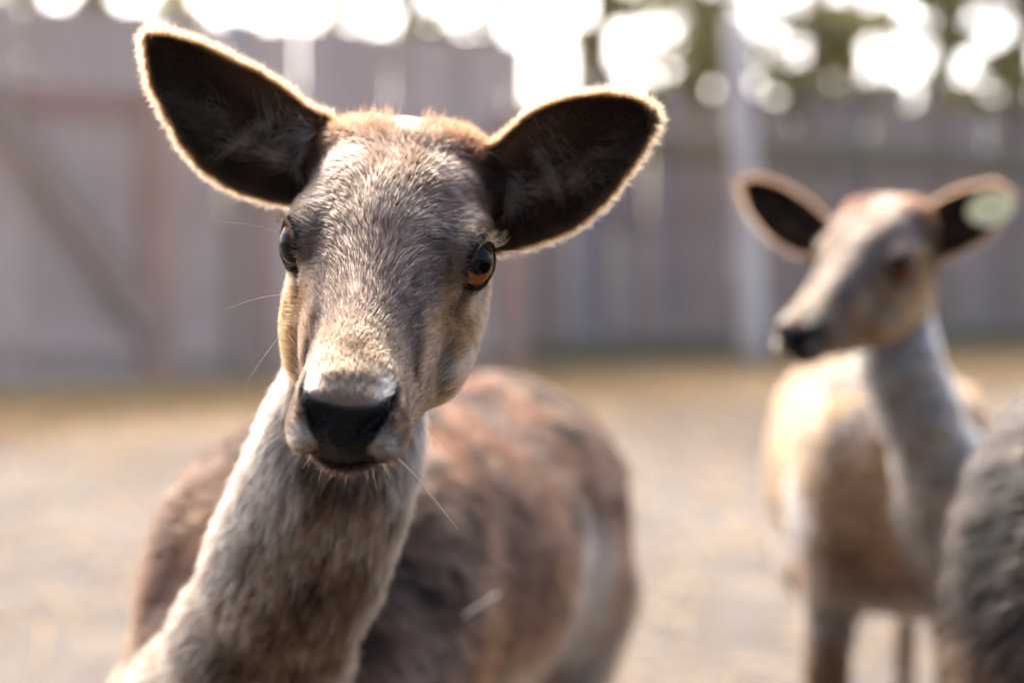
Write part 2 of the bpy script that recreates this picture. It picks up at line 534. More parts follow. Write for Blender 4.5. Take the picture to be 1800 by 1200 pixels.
# ------------------------------------------------------------------ fur
def make_fur(name, V, T, vdir, vlen, vdens, vcol, count, parent, width=.00035, npts=4, lift=.35, clump=.0, cell=.006,
             wild=.18, bend=.35, seed=1, tip=1.25, colvar=.22, tuft=.4):
    """grow strands on triangles T of vertices V; per-vertex comb direction, length, density, colour"""
    g = np.random.default_rng(seed)
    a, b, c = V[T[:, 0]], V[T[:, 1]], V[T[:, 2]]
    cr = np.cross(b - a, c - a)
    area = np.linalg.norm(cr, axis=1) / 2
    w = area * vdens[T].mean(1)
    cdf = np.cumsum(w); cdf /= cdf[-1]
    ti = np.searchsorted(cdf, g.random(count))
    ti = np.clip(ti, 0, len(T) - 1)
    r1 = np.sqrt(g.random(count)); r2 = g.random(count)
    W = np.stack([1 - r1, r1 * (1 - r2), r1 * r2], 1)
    tv = T[ti]
    root = (V[tv] * W[:, :, None]).sum(1)
    vn = np.zeros_like(V)
    for k in range(3): np.add.at(vn, T[:, k], cr)
    vn = nrm(vn)
    n = nrm((vn[tv] * W[:, :, None]).sum(1))
    d = (vdir[tv] * W[:, :, None]).sum(1)
    ln = (vlen[tv] * W).sum(1) * g.uniform(.65, 1.2, count)
    cl = (vcol[tv] * W[:, :, None]).sum(1)
    # slow swirls in the coat
    sw = np.stack([vnoise(root, .035, 5), vnoise(root, .035, 6), vnoise(root, .035, 7)], 1) - .5
    sw2 = np.stack([vnoise(root, .011, 8), vnoise(root, .011, 9), vnoise(root, .011, 10)], 1) - .5
    d = nrm(d) + sw * .6 + sw2 * .55 + g.normal(0, wild, (count, 3))
    t = nrm(d - n * (d * n).sum(1, keepdims=True))
    lf = np.clip(lift * (1 + g.normal(0, .25, count)), .05, 1.3)[:, None]
    base = t * np.cos(lf) + n * np.sin(lf)
    curl = t * np.cos(lf * .35) + n * np.sin(lf * .35) * .4
    RT = np.array([[.36, .48, -.8], [-.8, .6, 0], [.48, .64, .6]])
    wp = np.stack([vnoise(root, cell * 2.3, s) for s in (51, 52, 53)], 1) - .5
    ck = np.floor((root @ RT.T + wp * cell * 1.8) / cell)
    hsh = np.stack([vnoise(ck, .37, s) for s in (31, 32, 33)], 1)
    cc = ((ck + .2 + .6 * hsh) * cell - wp * cell * 1.8) @ RT
    pts = np.zeros((count, npts, 3), np.float32)
    for k in range(npts):
        u = k / (npts - 1)
        p = root - n * .0006 + ln[:, None] * (base * u * (1 - bend * u) + curl * bend * u * u)
        if clump:
            q = cc - root
            q = q - n * (q * n).sum(1, keepdims=True)
            p = p + q * clump * u**1.2
        pts[:, k] = p
    lum = 1 + g.normal(0, colvar, count)
    lum *= 1 - tuft * .5 + tuft * vnoise(cc, cell * 1.0, 17)
    cl = np.clip(cl * np.clip(lum, .35, 1.9)[:, None] * FUR_GAIN, .004, .92)
    hc = bpy.data.hair_curves.new(name)
    hc.add_curves([npts] * count)
    hc.attributes['position'].data.foreach_set('vector', pts.ravel())
    ra = hc.attributes.get('radius') or hc.attributes.new('radius', 'FLOAT', 'POINT')
    prof = np.array([1.0, .95, .75, .5, .25, .1][:npts - 1] + [.08]) if npts <= 6 else np.linspace(1, .1, npts)
    prof = np.interp(np.linspace(0, 1, npts), [0, .5, .8, 1], [1, .85, .5, .12])
    rad = (width * .5 * g.uniform(.7, 1.3, count))[:, None] * prof[None]
    ra.data.foreach_set('value', rad.astype(np.float32).ravel())
    ca = hc.attributes.new('coat', 'FLOAT_COLOR', 'POINT')
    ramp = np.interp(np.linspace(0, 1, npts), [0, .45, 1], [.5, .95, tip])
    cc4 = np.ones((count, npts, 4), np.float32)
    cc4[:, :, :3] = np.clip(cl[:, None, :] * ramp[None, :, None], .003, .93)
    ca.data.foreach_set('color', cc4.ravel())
    hc.materials.append(M_FUR)
    o = bpy.data.objects.new(name, hc)
    col.objects.link(o)
    o.parent = parent
    o['kind'] = 'stuff'
    return o


def strands(name, lines, widths, colors, parent):
    """explicit hairs: list of (k,3) polylines with equal k"""
    n = len(lines); k = len(lines[0])
    hc = bpy.data.hair_curves.new(name)
    hc.add_curves([k] * n)
    hc.attributes['position'].data.foreach_set('vector', np.asarray(lines, np.float32).ravel())
    ra = hc.attributes.get('radius') or hc.attributes.new('radius', 'FLOAT', 'POINT')
    prof = np.interp(np.linspace(0, 1, k), [0, .6, 1], [1, .8, .15])
    ra.data.foreach_set('value', (np.asarray(widths)[:, None] * .5 * prof).astype(np.float32).ravel())
    ca = hc.attributes.new('coat', 'FLOAT_COLOR', 'POINT')
    c4 = np.ones((n, k, 4), np.float32); c4[:, :, :3] = np.asarray(colors)[:, None, :]
    ca.data.foreach_set('color', c4.ravel())
    hc.materials.append(M_FUR)
    o = bpy.data.objects.new(name, hc); col.objects.link(o); o.parent = parent; o['kind'] = 'stuff'
    return o


# ------------------------------------------------------------------ the deer
C = {k: srgb(v) for k, v in dict(
    fore='7c6e66', fore_dark='4a382c', crown='6b4229', cheek='ab835c', muzzle='b0977f', muzzle_dark='463832', tan='a4876c',
    ear_back='7a5c45', ear_in='453227', rim='a98a68', neck='b09680', neck_dark='6b5542', back='4c3c36', back_red='693f2a',
    flank='a98872', pale='c9b8a6', white='e6ddd2', grey='4f4a4a', grey_dark='2c2826', warm='9a7350', tear='a5765f').items()}


def mixc(a, b, w):
    w = np.asarray(w)[..., None]
    return a * (1 - w) + b * w


def build_deer(name, sh, heading, headpos, pose, neck, ears, palette, fine, coarse, fur, label, group, scale=1.0, seed=1, size=1.0, sway=0.0):
    """sh = shoulder centre on plan (x, y); heading = unit plan vector; neck = list of (point, radius);
    headpos / pose = place and turn of the head; ears = list of (plane centre depth, upper outline px, lower outline px ...)"""
    root = empty(name, (sh[0], sh[1], 0))
    tag(root, label, 'deer', group)
    off = np.array([sh[0], sh[1], 0.0])
    B = head_basis(*pose)
    hp = np.asarray(headpos, float)
    f2 = np.array([heading[0], heading[1], 0.0]); f2 /= np.linalg.norm(f2)
    s2 = np.array([-f2[1], f2[0], 0.0])
    def bw(s, f, z): return off + (s2 * s + f2 * f + np.array([0, 0, z])) * size
    Rb = np.stack([s2, f2, [0, 0, 1.0]])
    torso = [((0, -.02, .635), (.125, .19, .165), .04), ((0, -.16, .63), (.145, .26, .172), .06), ((0, -.36, .605), (.165, .28, .172), .07),
             ((0, -.58, .635), (.150, .21, .165), .07), ((0, .03, .57), (.085, .12, .11), .06),
             ((.085, .0, .60), (.055, .12, .155), .05), ((-.085, .0, .60), (.055, .12, .155), .05),
             ((.095, -.60, .57), (.07, .15, .17), .05), ((-.095, -.60, .57), (.07, .15, .17), .05)]
    legs = []
    for s in (-1, 1):
        k = .012 * s
        legs += [((s * .085, .0, .50), (s * .082 + k, .03, .36), .045, .030), ((s * .082 + k, .03, .36), (s * .08, .02, .31), .030, .022),
                 ((s * .08, .02, .31), (s * .08, .015, .10), .020, .014), ((s * .08, .015, .10), (s * .08, .035, .045), .017, .016),
                 ((s * .08, .035, .045), (s * .08, .05, .02), .018, .022)]
        g = -.62 - .04 * s
        legs += [((s * .09, g, .52), (s * .095, g + .10, .42), .085, .055), ((s * .095, g + .10, .42), (s * .085, g - .09, .33), .048, .022),
                 ((s * .085, g - .09, .33), (s * .08, g - .06, .10), .020, .015), ((s * .08, g - .06, .10), (s * .08, g - .035, .045), .018, .017),
                 ((s * .08, g - .035, .045), (s * .08, g - .02, .02), .018, .022)]
    neckc = [(np.asarray(p, float), r) for p, r in neck]
    roots = []
    for er in ears:
        b_ = (np.asarray(er['up'][0]) + np.asarray(er['low'][0])) / 2; t_ = np.asarray(er['up'][-1])
        nn_ = nrm(np.asarray(er['normal'], float)[None])[0]
        sd_ = 1.0 if ((b_ - hp) @ B[0]) > 0 else -1.0
        roots.append((hp + (np.array([3.6 * sd_, -7.4, 1.4]) * .01 * scale) @ B, b_ + (t_ - b_) * .16 - nn_ * .012))
    tail = [bw(sway * .4, -.74, .72), bw(sway * .9, -.80, .66), bw(sway, -.80, .50)]

    def full(P):
        d = np.full(len(P), 9.0)
        for c, r, k in torso:
            d = smin(d, ell(P, bw(*c), np.array(r) * size, Rb), k)
        for (a, ra), (b, rb) in zip(neckc[:-1], neckc[1:]):
            d = smin(d, cone(P, a, b, ra, rb), .045)
        for a, b, ra, rb in legs:
            d = smin(d, cone(P, bw(*a), bw(*b), ra, rb), .018)
        d = smin(d, cone(P, tail[0], tail[1], .026, .018), .03)
        d = smin(d, cone(P, tail[1], tail[2], .018, .010), .02)
        Q = (P - hp) @ B.T * 100.0 / scale
        near = np.abs(Q).max(1) < 26
        h = np.full(len(P), .3)
        if near.any(): h[near] = head_sdf(Q[near]) * .01 * scale
        kk = .028 * sstep(2, -9, Q[:, 1]) + .0005
        for a, b in roots: h = smin(h, cone(P, a, b, .019 * scale, .013 * scale), .016)
        return smin(d, h, kk)

    hc_ = hp + B[1] * .03
    pad = .17
    corners = np.array([bw(s, f, z) for s in (-.24, .24) for f in (-.9, .2) for z in (-.01, .86)] + [hp + e for e in (np.ones(3) * .17, -np.ones(3) * .17)]
                       + [hp + B[1] * .2])
    lo = corners.min(0) - .02; hi = corners.max(0) + .02
    G = [axis_coords(lo[i], hi[i], hc_[i] - pad, hc_[i] + pad, fine, coarse) for i in range(3)]
    V, Q4 = mesh_sdf(full, *G)
    V = np.asarray(V); nb = len(V)
    body_v = nb

    # ---- per-vertex coat on the body
    q = (V - hp) @ B.T * 100.0 / scale
    A = np.abs(q[:, 0]); Fq = q[:, 1]; U = q[:, 2]
    e = np.stack([(V - off) @ s2, (V - off) @ f2, V[:, 2]], 1)
    hw = sstep(-12.5, -9.0, Fq) * sstep(22, 19, np.linalg.norm(q - np.array([0, 4, -1]), axis=1))
    hw = hw * sstep(1.3, .4, head_sdf(q))
    # how far along the neck
    nd = np.full(nb, 9.0)
    for (a, ra), (b, rb) in zip(neckc[:-1], neckc[1:]):
        nd = np.minimum(nd, cone(V, a, b, ra, rb))
    td = np.full(nb, 9.0)
    for c, r, k in torso: td = np.minimum(td, ell(V, bw(*c), np.array(r) * size, Rb))
    nw = sstep(.0, .03, td - nd) * (1 - hw)
    P_ = palette
    n1 = fnoise(V, .045, seed); n2 = fnoise(V, .018, seed + 3); n3 = vnoise(V, .09, seed + 5)
    # torso colours
    hgt = (e[:, 2] - .45) / .38
    bc = mixc(P_['flank'], P_['back'], sstep(.35, .85, hgt + (n1 - .5) * .5))
    bc = mixc(bc, P_['back_red'], sstep(.45, .7, n3 + (n2 - .5) * .6) * .55)
    bc = mixc(bc, P_['blot'], sstep(.54, .61, fnoise(V, .030, seed + 41)) * .95 * (.3 + .7 * sstep(.2, .6, hgt)))
    bc = mixc(bc, P_['flank'], sstep(.58, .68, fnoise(V, .03, seed + 47)) * .30)
    bc = mixc(bc, P_['pale'], sstep(.30, .05, hgt + (n1 - .5) * .3) * .8)
    rump = sstep(-.60, -.72, e[:, 1]) * sstep(.62, .3, hgt + (n2 - .5) * .2)
    bc = mixc(bc, P_['white'], rump * P_.get('rumpw', .75))
    for (pt, rd, cc, amt) in P_.get('patch', []):
        wgt = sstep(rd, rd * .45, np.linalg.norm(V - np.asarray(pt), axis=1) + (n1 - .5) * rd * .5)
        bc = mixc(bc, cc, wgt * amt)
    tdist = np.minimum(cone(V, tail[0], tail[1], .028, .022), cone(V, tail[1], tail[2], .022, .012))
    bc = mixc(bc, P_['blot'] * 1.5, sstep(.006, .0, tdist) * sstep(-.70, -.76, e[:, 1] / size))
    legw = sstep(.46, .38, e[:, 2])
    bc = mixc(bc, P_['leg'], legw)
    # neck colours
    nax = nrm((neckc[-2][0] - neckc[1][0])[None])[0]
    VN = V - nax[None] * ((V @ nax) * .55)[:, None]
    nc = mixc(P_['neck'], P_['neck_dark'], sstep(.44, .57, fnoise(VN, .016, seed + 61)) * .95)
    nc = mixc(nc, P_['neck_pale'], sstep(.56, .64, fnoise(VN, .016, seed + 9)) * .5)
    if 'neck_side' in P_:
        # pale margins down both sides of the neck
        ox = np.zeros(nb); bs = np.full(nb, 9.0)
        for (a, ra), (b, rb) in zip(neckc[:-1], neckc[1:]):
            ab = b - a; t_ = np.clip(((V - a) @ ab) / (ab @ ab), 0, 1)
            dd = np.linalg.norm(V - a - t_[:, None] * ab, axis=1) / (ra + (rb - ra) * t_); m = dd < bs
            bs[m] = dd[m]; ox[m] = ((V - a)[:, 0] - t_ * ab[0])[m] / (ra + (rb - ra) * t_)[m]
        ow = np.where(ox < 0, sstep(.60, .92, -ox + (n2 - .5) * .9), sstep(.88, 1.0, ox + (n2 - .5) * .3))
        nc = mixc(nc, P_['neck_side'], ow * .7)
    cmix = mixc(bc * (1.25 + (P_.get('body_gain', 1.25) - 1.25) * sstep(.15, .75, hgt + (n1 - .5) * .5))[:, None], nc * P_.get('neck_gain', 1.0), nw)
    # head colours
    hn = fnoise(V, .02, seed + 13)
    face = mixc(P_['fore'], P_['fore_dark'], sstep(.5, .72, hn) * .5)
    side = sstep(2.2, 4.6, A + (hn - .5) * 2.0 - .0 * U) * sstep(1.8, -.8, U - .12 * (6 - Fq).clip(0, 6))
    face = mixc(face, P_['cheek'], side)
    face = mixc(face, P_['cheek'], sstep(.6, -1.2, U) * .7 * sstep(16, 8, Fq))
    face = mixc(face, P_['pale_cheek'], sstep(.5, .62, fnoise(V, .026, seed + 19)) * side * .7)
    face = mixc(face, P_['fore_dark'], sstep(.53, .62, fnoise(V, .02, seed + 27)) * np.maximum(side, sstep(1.5, 3.5, A)) * .28)
    face = mixc(face, P_['crown'] * .6, sstep(-3.5, -7.0, Fq) * (.45 + .5 * sstep(.8, 2.0, A)))
    face = mixc(face, P_['ear_root'], sstep(4.2, 5.2, A) * sstep(-4.5, -6.5, Fq))
    face = mixc(face, P_['fore_dark'], np.exp(-((A - .9) / .9)**2 - ((Fq + 2.6) / 1.6)**2) * sstep(2, 3, U) * .85)
    face = mixc(face, P_['white'], np.exp(-(A / .7)**2 - ((Fq + 7.6) / 1.1)**2) * sstep(2.5, 3.5, U) * .25)
    face = mixc(face, P_['muzzle'], sstep(9.5, 13.0, Fq + (hn - .5) * 2))
    face = mixc(face, P_['muzzle_dark'], np.exp(-(q[:, 0] / .8)**2 - ((Fq - 13.7) / 1.0)**2) * sstep(.3, .9, U) * .95)
    face = mixc(face, P_['muzzle_dark'], np.exp(-((A - 2.7) / .7)**2 - ((U + 1.7) / 1.3)**2) * sstep(13.5, 15, Fq) * .6)
    # pale hair beside the nose pad, then a highlight painted white atop each nostril
    face = mixc(face, P_['white'], np.exp(-((A - 1.95) / .42)**2 - ((U + 1.95) / .62)**2) * sstep(15.5, 16.3, Fq) * .95)
    face = mixc(face, P_['white'], np.exp(-((A - 1.95) / .50)**2 - ((U - .62) / .38)**2) * sstep(14.6, 15.3, Fq))
    face = mixc(face, P_['lip'], sstep(-2.6, -3.1, U) * sstep(12.6, 14.0, Fq) * sstep(3.0, 2.2, A) * .97)
    face = mixc(face, P_['fore_dark'], sstep(2.15, 2.7, A) * sstep(.0, -1.0, U) * sstep(12.5, 14.5, Fq) * .75)
    face = mixc(face, P_['throat'], sstep(-4.0, -5.5, U) * sstep(14, 11, Fq) * .35)
    # eye surround
    ex, ey = eye_axes()
    S = np.stack([A, Fq, U], 1); r = S - EYE_C
    ea, eb, eg = r @ ex, r @ ey, r @ EYE_G
    ang = np.sqrt((ea / 1.42)**2 + (eb / 1.36)**2)
    lidw = (eg > .3)
    face = mixc(face, P_['lid_pale'], np.exp(-((ang - 1.75) / .4)**2) * lidw * .55)
    face = mixc(face, P_['tear'], np.exp(-((ea + 2.0) / .55)**2 - ((eb + .35) / .40)**2) * lidw * .8)
    cmix = mixc(cmix, face, hw)
    # bare skin: nose pad, nostrils, lip edge, lid edge
    padtop = .05 + .30 * np.clip(A / 2.0, 0, 1.3)**1.7
    padw = np.interp(U, [-3.6, -3.0, -2.2, -1.4, -.4, .6], [1.7, 1.35, 1.35, 1.9, 2.5, 2.7])
    bare = sstep(14.7, 15.3, Fq) * sstep(.12, -.08, U - padtop) * sstep(.12, -.12, A - padw) * sstep(-3.95, -3.7, U)
    lip = np.exp(-((U + 3.75) / .22)**2) * sstep(11, 13, Fq) * .9
    lid = sstep(1.30, 1.14, ang) * lidw * sstep(2.7, 2.5, np.linalg.norm(r, axis=1))
    lid = np.maximum(lid, sstep(1.36, 1.2, ang) * (eb > .35) * lidw * sstep(2.7, 2.5, np.linalg.norm(r, axis=1)))
    bare = np.maximum(np.maximum(bare, lip), lid) * hw

    # ---- comb direction, length, density
    hdir = -B[1] * 1.0 + 0 * V
    sgn = np.sign(q[:, 0])[:, None]
    hdir = hdir + B[0][None] * sgn * (.6 * sstep(0, 2.5, A) + .5 * sstep(8, 2, Fq) * sstep(.5, 3, A))[:, None]
    hdir = hdir - B[2][None] * (.55 * sstep(1.5, 3.5, A) * sstep(8, 3, Fq))[:, None]
    ndir = np.zeros_like(V)
    best = np.full(nb, 9.0)
    for (a, ra), (b, rb) in zip(neckc[:-1], neckc[1:]):
        dd = cone(V, a, b, ra, rb); m = dd < best
        ndir[m] = nrm((b - a)[None])[0]; best[m] = dd[m]
    bdir = -f2[None] * .8 + np.array([0, 0, -.65])[None] + 0 * V
    bdir = mixc(bdir, np.array([0, 0, -1.0])[None] - f2[None] * .1 + 0 * V, legw)
    vdir = mixc(mixc(bdir, ndir, nw), hdir, hw)
    hl = .0100 + .0030 * sstep(-1, -6, Fq) - .0048 * sstep(8, 13.5, Fq) + .010 * sstep(-5, -8, Fq) * sstep(.6, 2.2, A) * sstep(1, 3, U) + .004 * sstep(-.5, -4, U)
    hl = hl * (1 - .6 * sstep(2.1, 1.3, ang) * lidw) * scale
    bl = np.full(nb, fur['body_len']); bl = bl * (1 - .6 * legw)
    nl = np.full(nb, fur['neck_len'])
    vlen = bl * (1 - nw) * (1 - hw) + nl * nw * (1 - hw) + hl * hw
    face_cam = nrm(np.array([0, 0, CAMH])[None] - V)
    dens_h = fur['d_head'] * hw * (1 + .5 * sstep(8, 13, Fq)); dens_n = fur['d_neck'] * nw * (1 - hw); dens_b = fur['d_body'] * (1 - nw) * (1 - hw)
    dens = dens_h + dens_n + dens_b

    # ---- ears, cupped leaves joined into the same mesh
    allV = [V]; allT = [np.concatenate([Q4[:, [0, 1, 2]], Q4[:, [0, 2, 3]]])]
    faces = [q4 for q4 in [Q4]]
    earV = []; earQ = []; einfo = []
    base_i = nb
    for er in ears:
        nS = 26; nT = 19
        def resample(pl):
            pl = np.asarray(pl, float); s = np.r_[0, np.cumsum(np.linalg.norm(np.diff(pl, axis=0), axis=1))]; s /= s[-1]
            u = np.linspace(0, 1, nS)
            return np.stack([spline(s, pl[:, k])(u) for k in range(3)], 1)
        a_, b_ = resample(er['up']), resample(er['low'])
        n_in = nrm(np.asarray(er['normal'], float))
        front = np.zeros((nS, nT, 3)); back = np.zeros((nS, nT, 3)); ss = np.zeros((nS, nT)); tt = np.zeros((nS, nT))
        for i in range(nS):
            s = i / (nS - 1)
            A3 = a_[i]; B3 = b_[i]
            wd = np.linalg.norm(B3 - A3)
            cup = er['cup'] * math.sin(math.pi * (0.35 + .6 * (1 - s)) ) * wd
            for j in range(nT):
                t = j / (nT - 1)
                x = .5 - .5 * math.cos(math.pi * t)
                m = A3 + (B3 - A3) * x
                bow = (4 * x * (1 - x))**.8
                th = .0032 * (1 - .75 * abs(2 * x - 1)**4) * (1 - .5 * s)
                m = m - n_in * cup * bow
                ridge = er.get('ridge', .35)
                rl = math.exp(-((x - (.56 + .10 * s)) / .085)**2) * math.exp(-((s - .30) / .22)**2) * .0075
                front[i, j] = m + n_in * (th + rl * ridge); back[i, j] = m - n_in * th
                ss[i, j] = s; tt[i, j] = 2 * x - 1
        n0 = base_i + sum(len(x) for x in earV)
        vv = np.concatenate([front.reshape(-1, 3), back.reshape(-1, 3)])
        qs = []
        for sd in (0, 1):
            o_ = n0 + sd * nS * nT
            for i in range(nS - 1):
                for j in range(nT - 1):
                    f_ = [o_ + i * nT + j, o_ + i * nT + j + 1, o_ + (i + 1) * nT + j + 1, o_ + (i + 1) * nT + j]
                    qs.append(f_ if sd == 0 else f_[::-1])
        o1, o2 = n0, n0 + nS * nT
        for i in range(nS - 1):
            for j, rv in ((0, False), (nT - 1, True)):
                f_ = [o1 + i * nT + j, o1 + (i + 1) * nT + j, o2 + (i + 1) * nT + j, o2 + i * nT + j]
                qs.append(f_[::-1] if rv else f_)
        for j in range(nT - 1):
            i = nS - 1
            qs.append([o1 + i * nT + j, o1 + i * nT + j + 1, o2 + i * nT + j + 1, o2 + i * nT + j])
        qs = np.array(qs)
        # orient so that the front really faces along n_in
        f0 = vv[qs[:40] - n0]; nn = np.cross(f0[:, 1] - f0[:, 0], f0[:, 2] - f0[:, 0]).sum(0)
        if nn @ n_in < 0: qs = qs[:, ::-1]
        earV.append(vv); earQ.append(qs)
        s_ = np.r_[ss.ravel(), ss.ravel()]; t_ = np.r_[tt.ravel(), tt.ravel()]; side_ = np.r_[np.ones(nS * nT), np.zeros(nS * nT)]
        ax = nrm((a_[-1] - (a_[0] + b_[0]) / 2)[None])[0]
        wdir = nrm((a_[nS // 2] - b_[nS // 2])[None])[0]
        einfo.append((s_, t_, side_, ax, wdir, n_in))
    if ears:
        EV = np.concatenate(earV); EQ = np.concatenate(earQ)
        es = np.concatenate([x[0] for x in einfo]); et = np.concatenate([x[1] for x in einfo]); esd = np.concatenate([x[2] for x in einfo])
        eax = np.concatenate([np.repeat(x[3][None], len(x[0]), 0) for x in einfo]); ewd = np.concatenate([np.repeat(x[4][None], len(x[0]), 0) for x in einfo])
        eno = np.concatenate([np.repeat(x[5][None], len(x[0]), 0) for x in einfo])
        edge = np.maximum(sstep(.86, .99, np.abs(et)), sstep(.93, 1.0, es))
        en = fnoise(EV, .016, seed + 31)
        ec = mixc(P_['ear_back'][None] + 0 * EV, mixc(P_['ear_in'], P_['ear_mid'], sstep(.5, .75, en) * .6), esd)
        ec = mixc(ec, P_['rim'] * .6, edge * np.where(esd > .5, .7, .5))
        top = sstep(.2, .9, et * -1)
        ec = mixc(ec, P_['ear_back'], esd * sstep(.35, .8, -et) * sstep(.75, .35, es) * .8)
        ed = eax * .9 + ewd * (-et)[:, None] * -.0
        ed = eax * .8 + ewd * (-et[:, None]) * .9
        el = np.where(esd > .5, .0045, .006) + .0045 * edge
        EVn = len(EV)
        Vall = np.concatenate([V, EV]); Qall = np.concatenate([Q4, EQ])
        call = np.concatenate([cmix, ec]); ball = np.concatenate([bare, np.zeros(EVn)])
    else:
        Vall, Qall, call, ball = V, Q4, cmix, bare

    # ---- lids: a moulded rim round each eye, in the same mesh
    lidV = []; lidQ = []
    nl0 = len(Vall)
    for s in (-1, 1):
        n_a, n_b = 40, 7
        ring = []
        for i in range(n_a):
            ph = 2 * math.pi * i / n_a
            ca, sa = math.cos(ph), math.sin(ph)
            wx = 1.42 * (1.0 + .10 * max(0, -ca)**3); hy = 1.16 if sa > 0 else 1.32
            dvec = ex * wx * ca + ey * hy * sa * (1 - .12 * abs(ca)**3)
            rad_ = .12 + .20 * max(0, sa) + .08 * max(0, ca)
            gz = math.sqrt(max(1.98**2 - dvec @ dvec, .05))
            cpt = EYE_C + dvec + EYE_G * gz * 1.0
            outd = nrm((cpt - EYE_C)[None])[0]; rad_d = nrm((dvec - outd * (dvec @ outd))[None])[0]
            for j in range(n_b):
                th = 2 * math.pi * j / n_b
                p_ = cpt + rad_d * rad_ * (math.cos(th) + .75) * .9 + outd * rad_ * .62 * math.sin(th)
                p_ = np.array([p_[0] * s, p_[1], p_[2]])
                ring.append(hp + (p_ * .01 * scale) @ B)
        o_ = nl0 + len(lidV)
        for i in range(n_a):
            for j in range(n_b):
                i2, j2 = (i + 1) % n_a, (j + 1) % n_b
                f_ = [o_ + i * n_b + j, o_ + i2 * n_b + j, o_ + i2 * n_b + j2, o_ + i * n_b + j2]
                lidQ.append(f_ if s > 0 else f_[::-1])
        lidV += ring
    lidV = np.array(lidV); lidQ = np.array(lidQ)
    if fine > .003: lidV = lidV[:0]; lidQ = np.zeros((0, 4), int)
    nlid = len(lidV)
    Vm = np.concatenate([Vall, lidV]) if nlid else Vall
    Qm = np.concatenate([Qall, lidQ]) if nlid else Qall
    cm = np.concatenate([call, np.repeat(np.array([[.02, .015, .013]]), nlid, 0)]); bm = np.concatenate([ball, np.full(nlid, .9)])

    me = bpy.data.meshes.new('body')
    me.from_pydata([], [], [])
    me.vertices.add(len(Vm)); me.vertices.foreach_set('co', (Vm - off).astype(np.float32).ravel())
    me.loops.add(len(Qm) * 4); me.loops.foreach_set('vertex_index', Qm.astype(np.int32).ravel())
    me.polygons.add(len(Qm)); me.polygons.foreach_set('loop_start', np.arange(0, len(Qm) * 4, 4, dtype=np.int32))
    me.polygons.foreach_set('use_smooth', np.ones(len(Qm), bool))
    me.update(calc_edges=True); me.validate()
    at_c = me.attributes.new('coat', 'FLOAT_COLOR', 'POINT')
    at_c.data.foreach_set('color', np.concatenate([cm * .26, np.ones((len(cm), 1))], 1).astype(np.float32).ravel())
    at_b = me.attributes.new('bare', 'FLOAT', 'POINT'); at_b.data.foreach_set('value', bm.astype(np.float32))
    me.materials.append(M_HIDE)
    bo = bpy.data.objects.new('body', me); col.objects.link(bo); bo.parent = root

    # ---- eyes
    for s in (-1, 1):
        gz = EYE_G * np.array([s, 1, 1]); exs = ex * np.array([s, 1, 1])
        cd_ = nrm((np.array([0, 0, CAMH]) - hp)[None])[0]
        zc = nrm((gz @ B + cd_ * (.55 if s < 0 else .2))[None])[0]
        xc = exs @ B; xc = xc - zc * (xc @ zc); xc = nrm(xc[None])[0]
        # keep the slit pupil near the horizon
        yc = np.cross(zc, xc)
        ctr = hp + (EYE_C * np.array([s, 1, 1]) * .01 * scale) @ B
        g = Geo(); nU, nW = 32, 20
        R_ = EYE_R * .01
        Vv = [(0, 0, R_ * 1.03)]
        for i in range(1, nW):
            a_ = math.pi * i / nW
            rr_ = R_ * (1 + .03 * math.exp(-(a_ / .6)**2))
            for j in range(nU):
                b_ = 2 * math.pi * j / nU
                Vv.append((rr_ * math.sin(a_) * math.cos(b_), rr_ * math.sin(a_) * math.sin(b_), rr_ * math.cos(a_)))
        Vv.append((0, 0, -R_))
        Ff = [(0, 1 + j, 1 + (j + 1) % nU) for j in range(nU)]
        for i in range(nW - 2):
            for j in range(nU):
                Ff.append((1 + i * nU + j, 1 + (i + 1) * nU + j, 1 + (i + 1) * nU + (j + 1) % nU, 1 + i * nU + (j + 1) % nU))
        last = len(Vv) - 1; o_ = 1 + (nW - 2) * nU
        Ff += [(last, o_ + (j + 1) % nU, o_ + j) for j in range(nU)]
        eo = mesh_obj('eye', Vv, Ff, M_EYE, root, True)
        mat = Matrix(((xc[0], yc[0], zc[0]), (xc[1], yc[1], zc[1]), (xc[2], yc[2], zc[2])))
        eo.location = tuple(ctr - off); eo.rotation_euler = mat.to_euler(); eo.scale = (scale,) * 3

    # ---- hooves
    for s in (-1, 1):
        for f_ in (.055, -.635 - .04 * s + .005):
            for t_ in (-1, 1):
                g = Geo()
                g.tube([(s * .08 + t_ * .010, f_ - .012, .048), (s * .08 + t_ * .012, f_ + .0, .022), (s * .08 + t_ * .011, f_ + .02, .002)], [.012, .017, .016], 8)
                g.V = [tuple((bw(*v) - off)) for v in g.V]
                g.build('hoof', M_HOOF, root, True)

    # ---- fur
    T = np.concatenate([Q4[:, [0, 1, 2]], Q4[:, [0, 2, 3]]])
    ctrs = V[T].mean(1)
    fn = nrm(np.cross(V[T[:, 1]] - V[T[:, 0]], V[T[:, 2]] - V[T[:, 0]]))
    # shed the far side of the animal, which no step to the side can show
    camv = nrm(np.array([0, 0, CAMH])[None] - ctrs)
    vis = (fn * camv).sum(1) > -.45
    bare_t = bare[T].mean(1)
    keep = vis & (bare_t < .5) & (ctrs[:, 2] > .25)
    headT = keep & (hw[T].mean(1) > .5)
    bodyT = keep & ~headT
    Vl = V - off
    dn = dens * np.clip(1 - 1.6 * bare, 0, 1)
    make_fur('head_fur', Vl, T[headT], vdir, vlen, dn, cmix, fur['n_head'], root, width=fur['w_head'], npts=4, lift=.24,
             clump=.30, cell=.0036, wild=.11, seed=seed + 1, tip=1.5, colvar=.42, tuft=1.1)
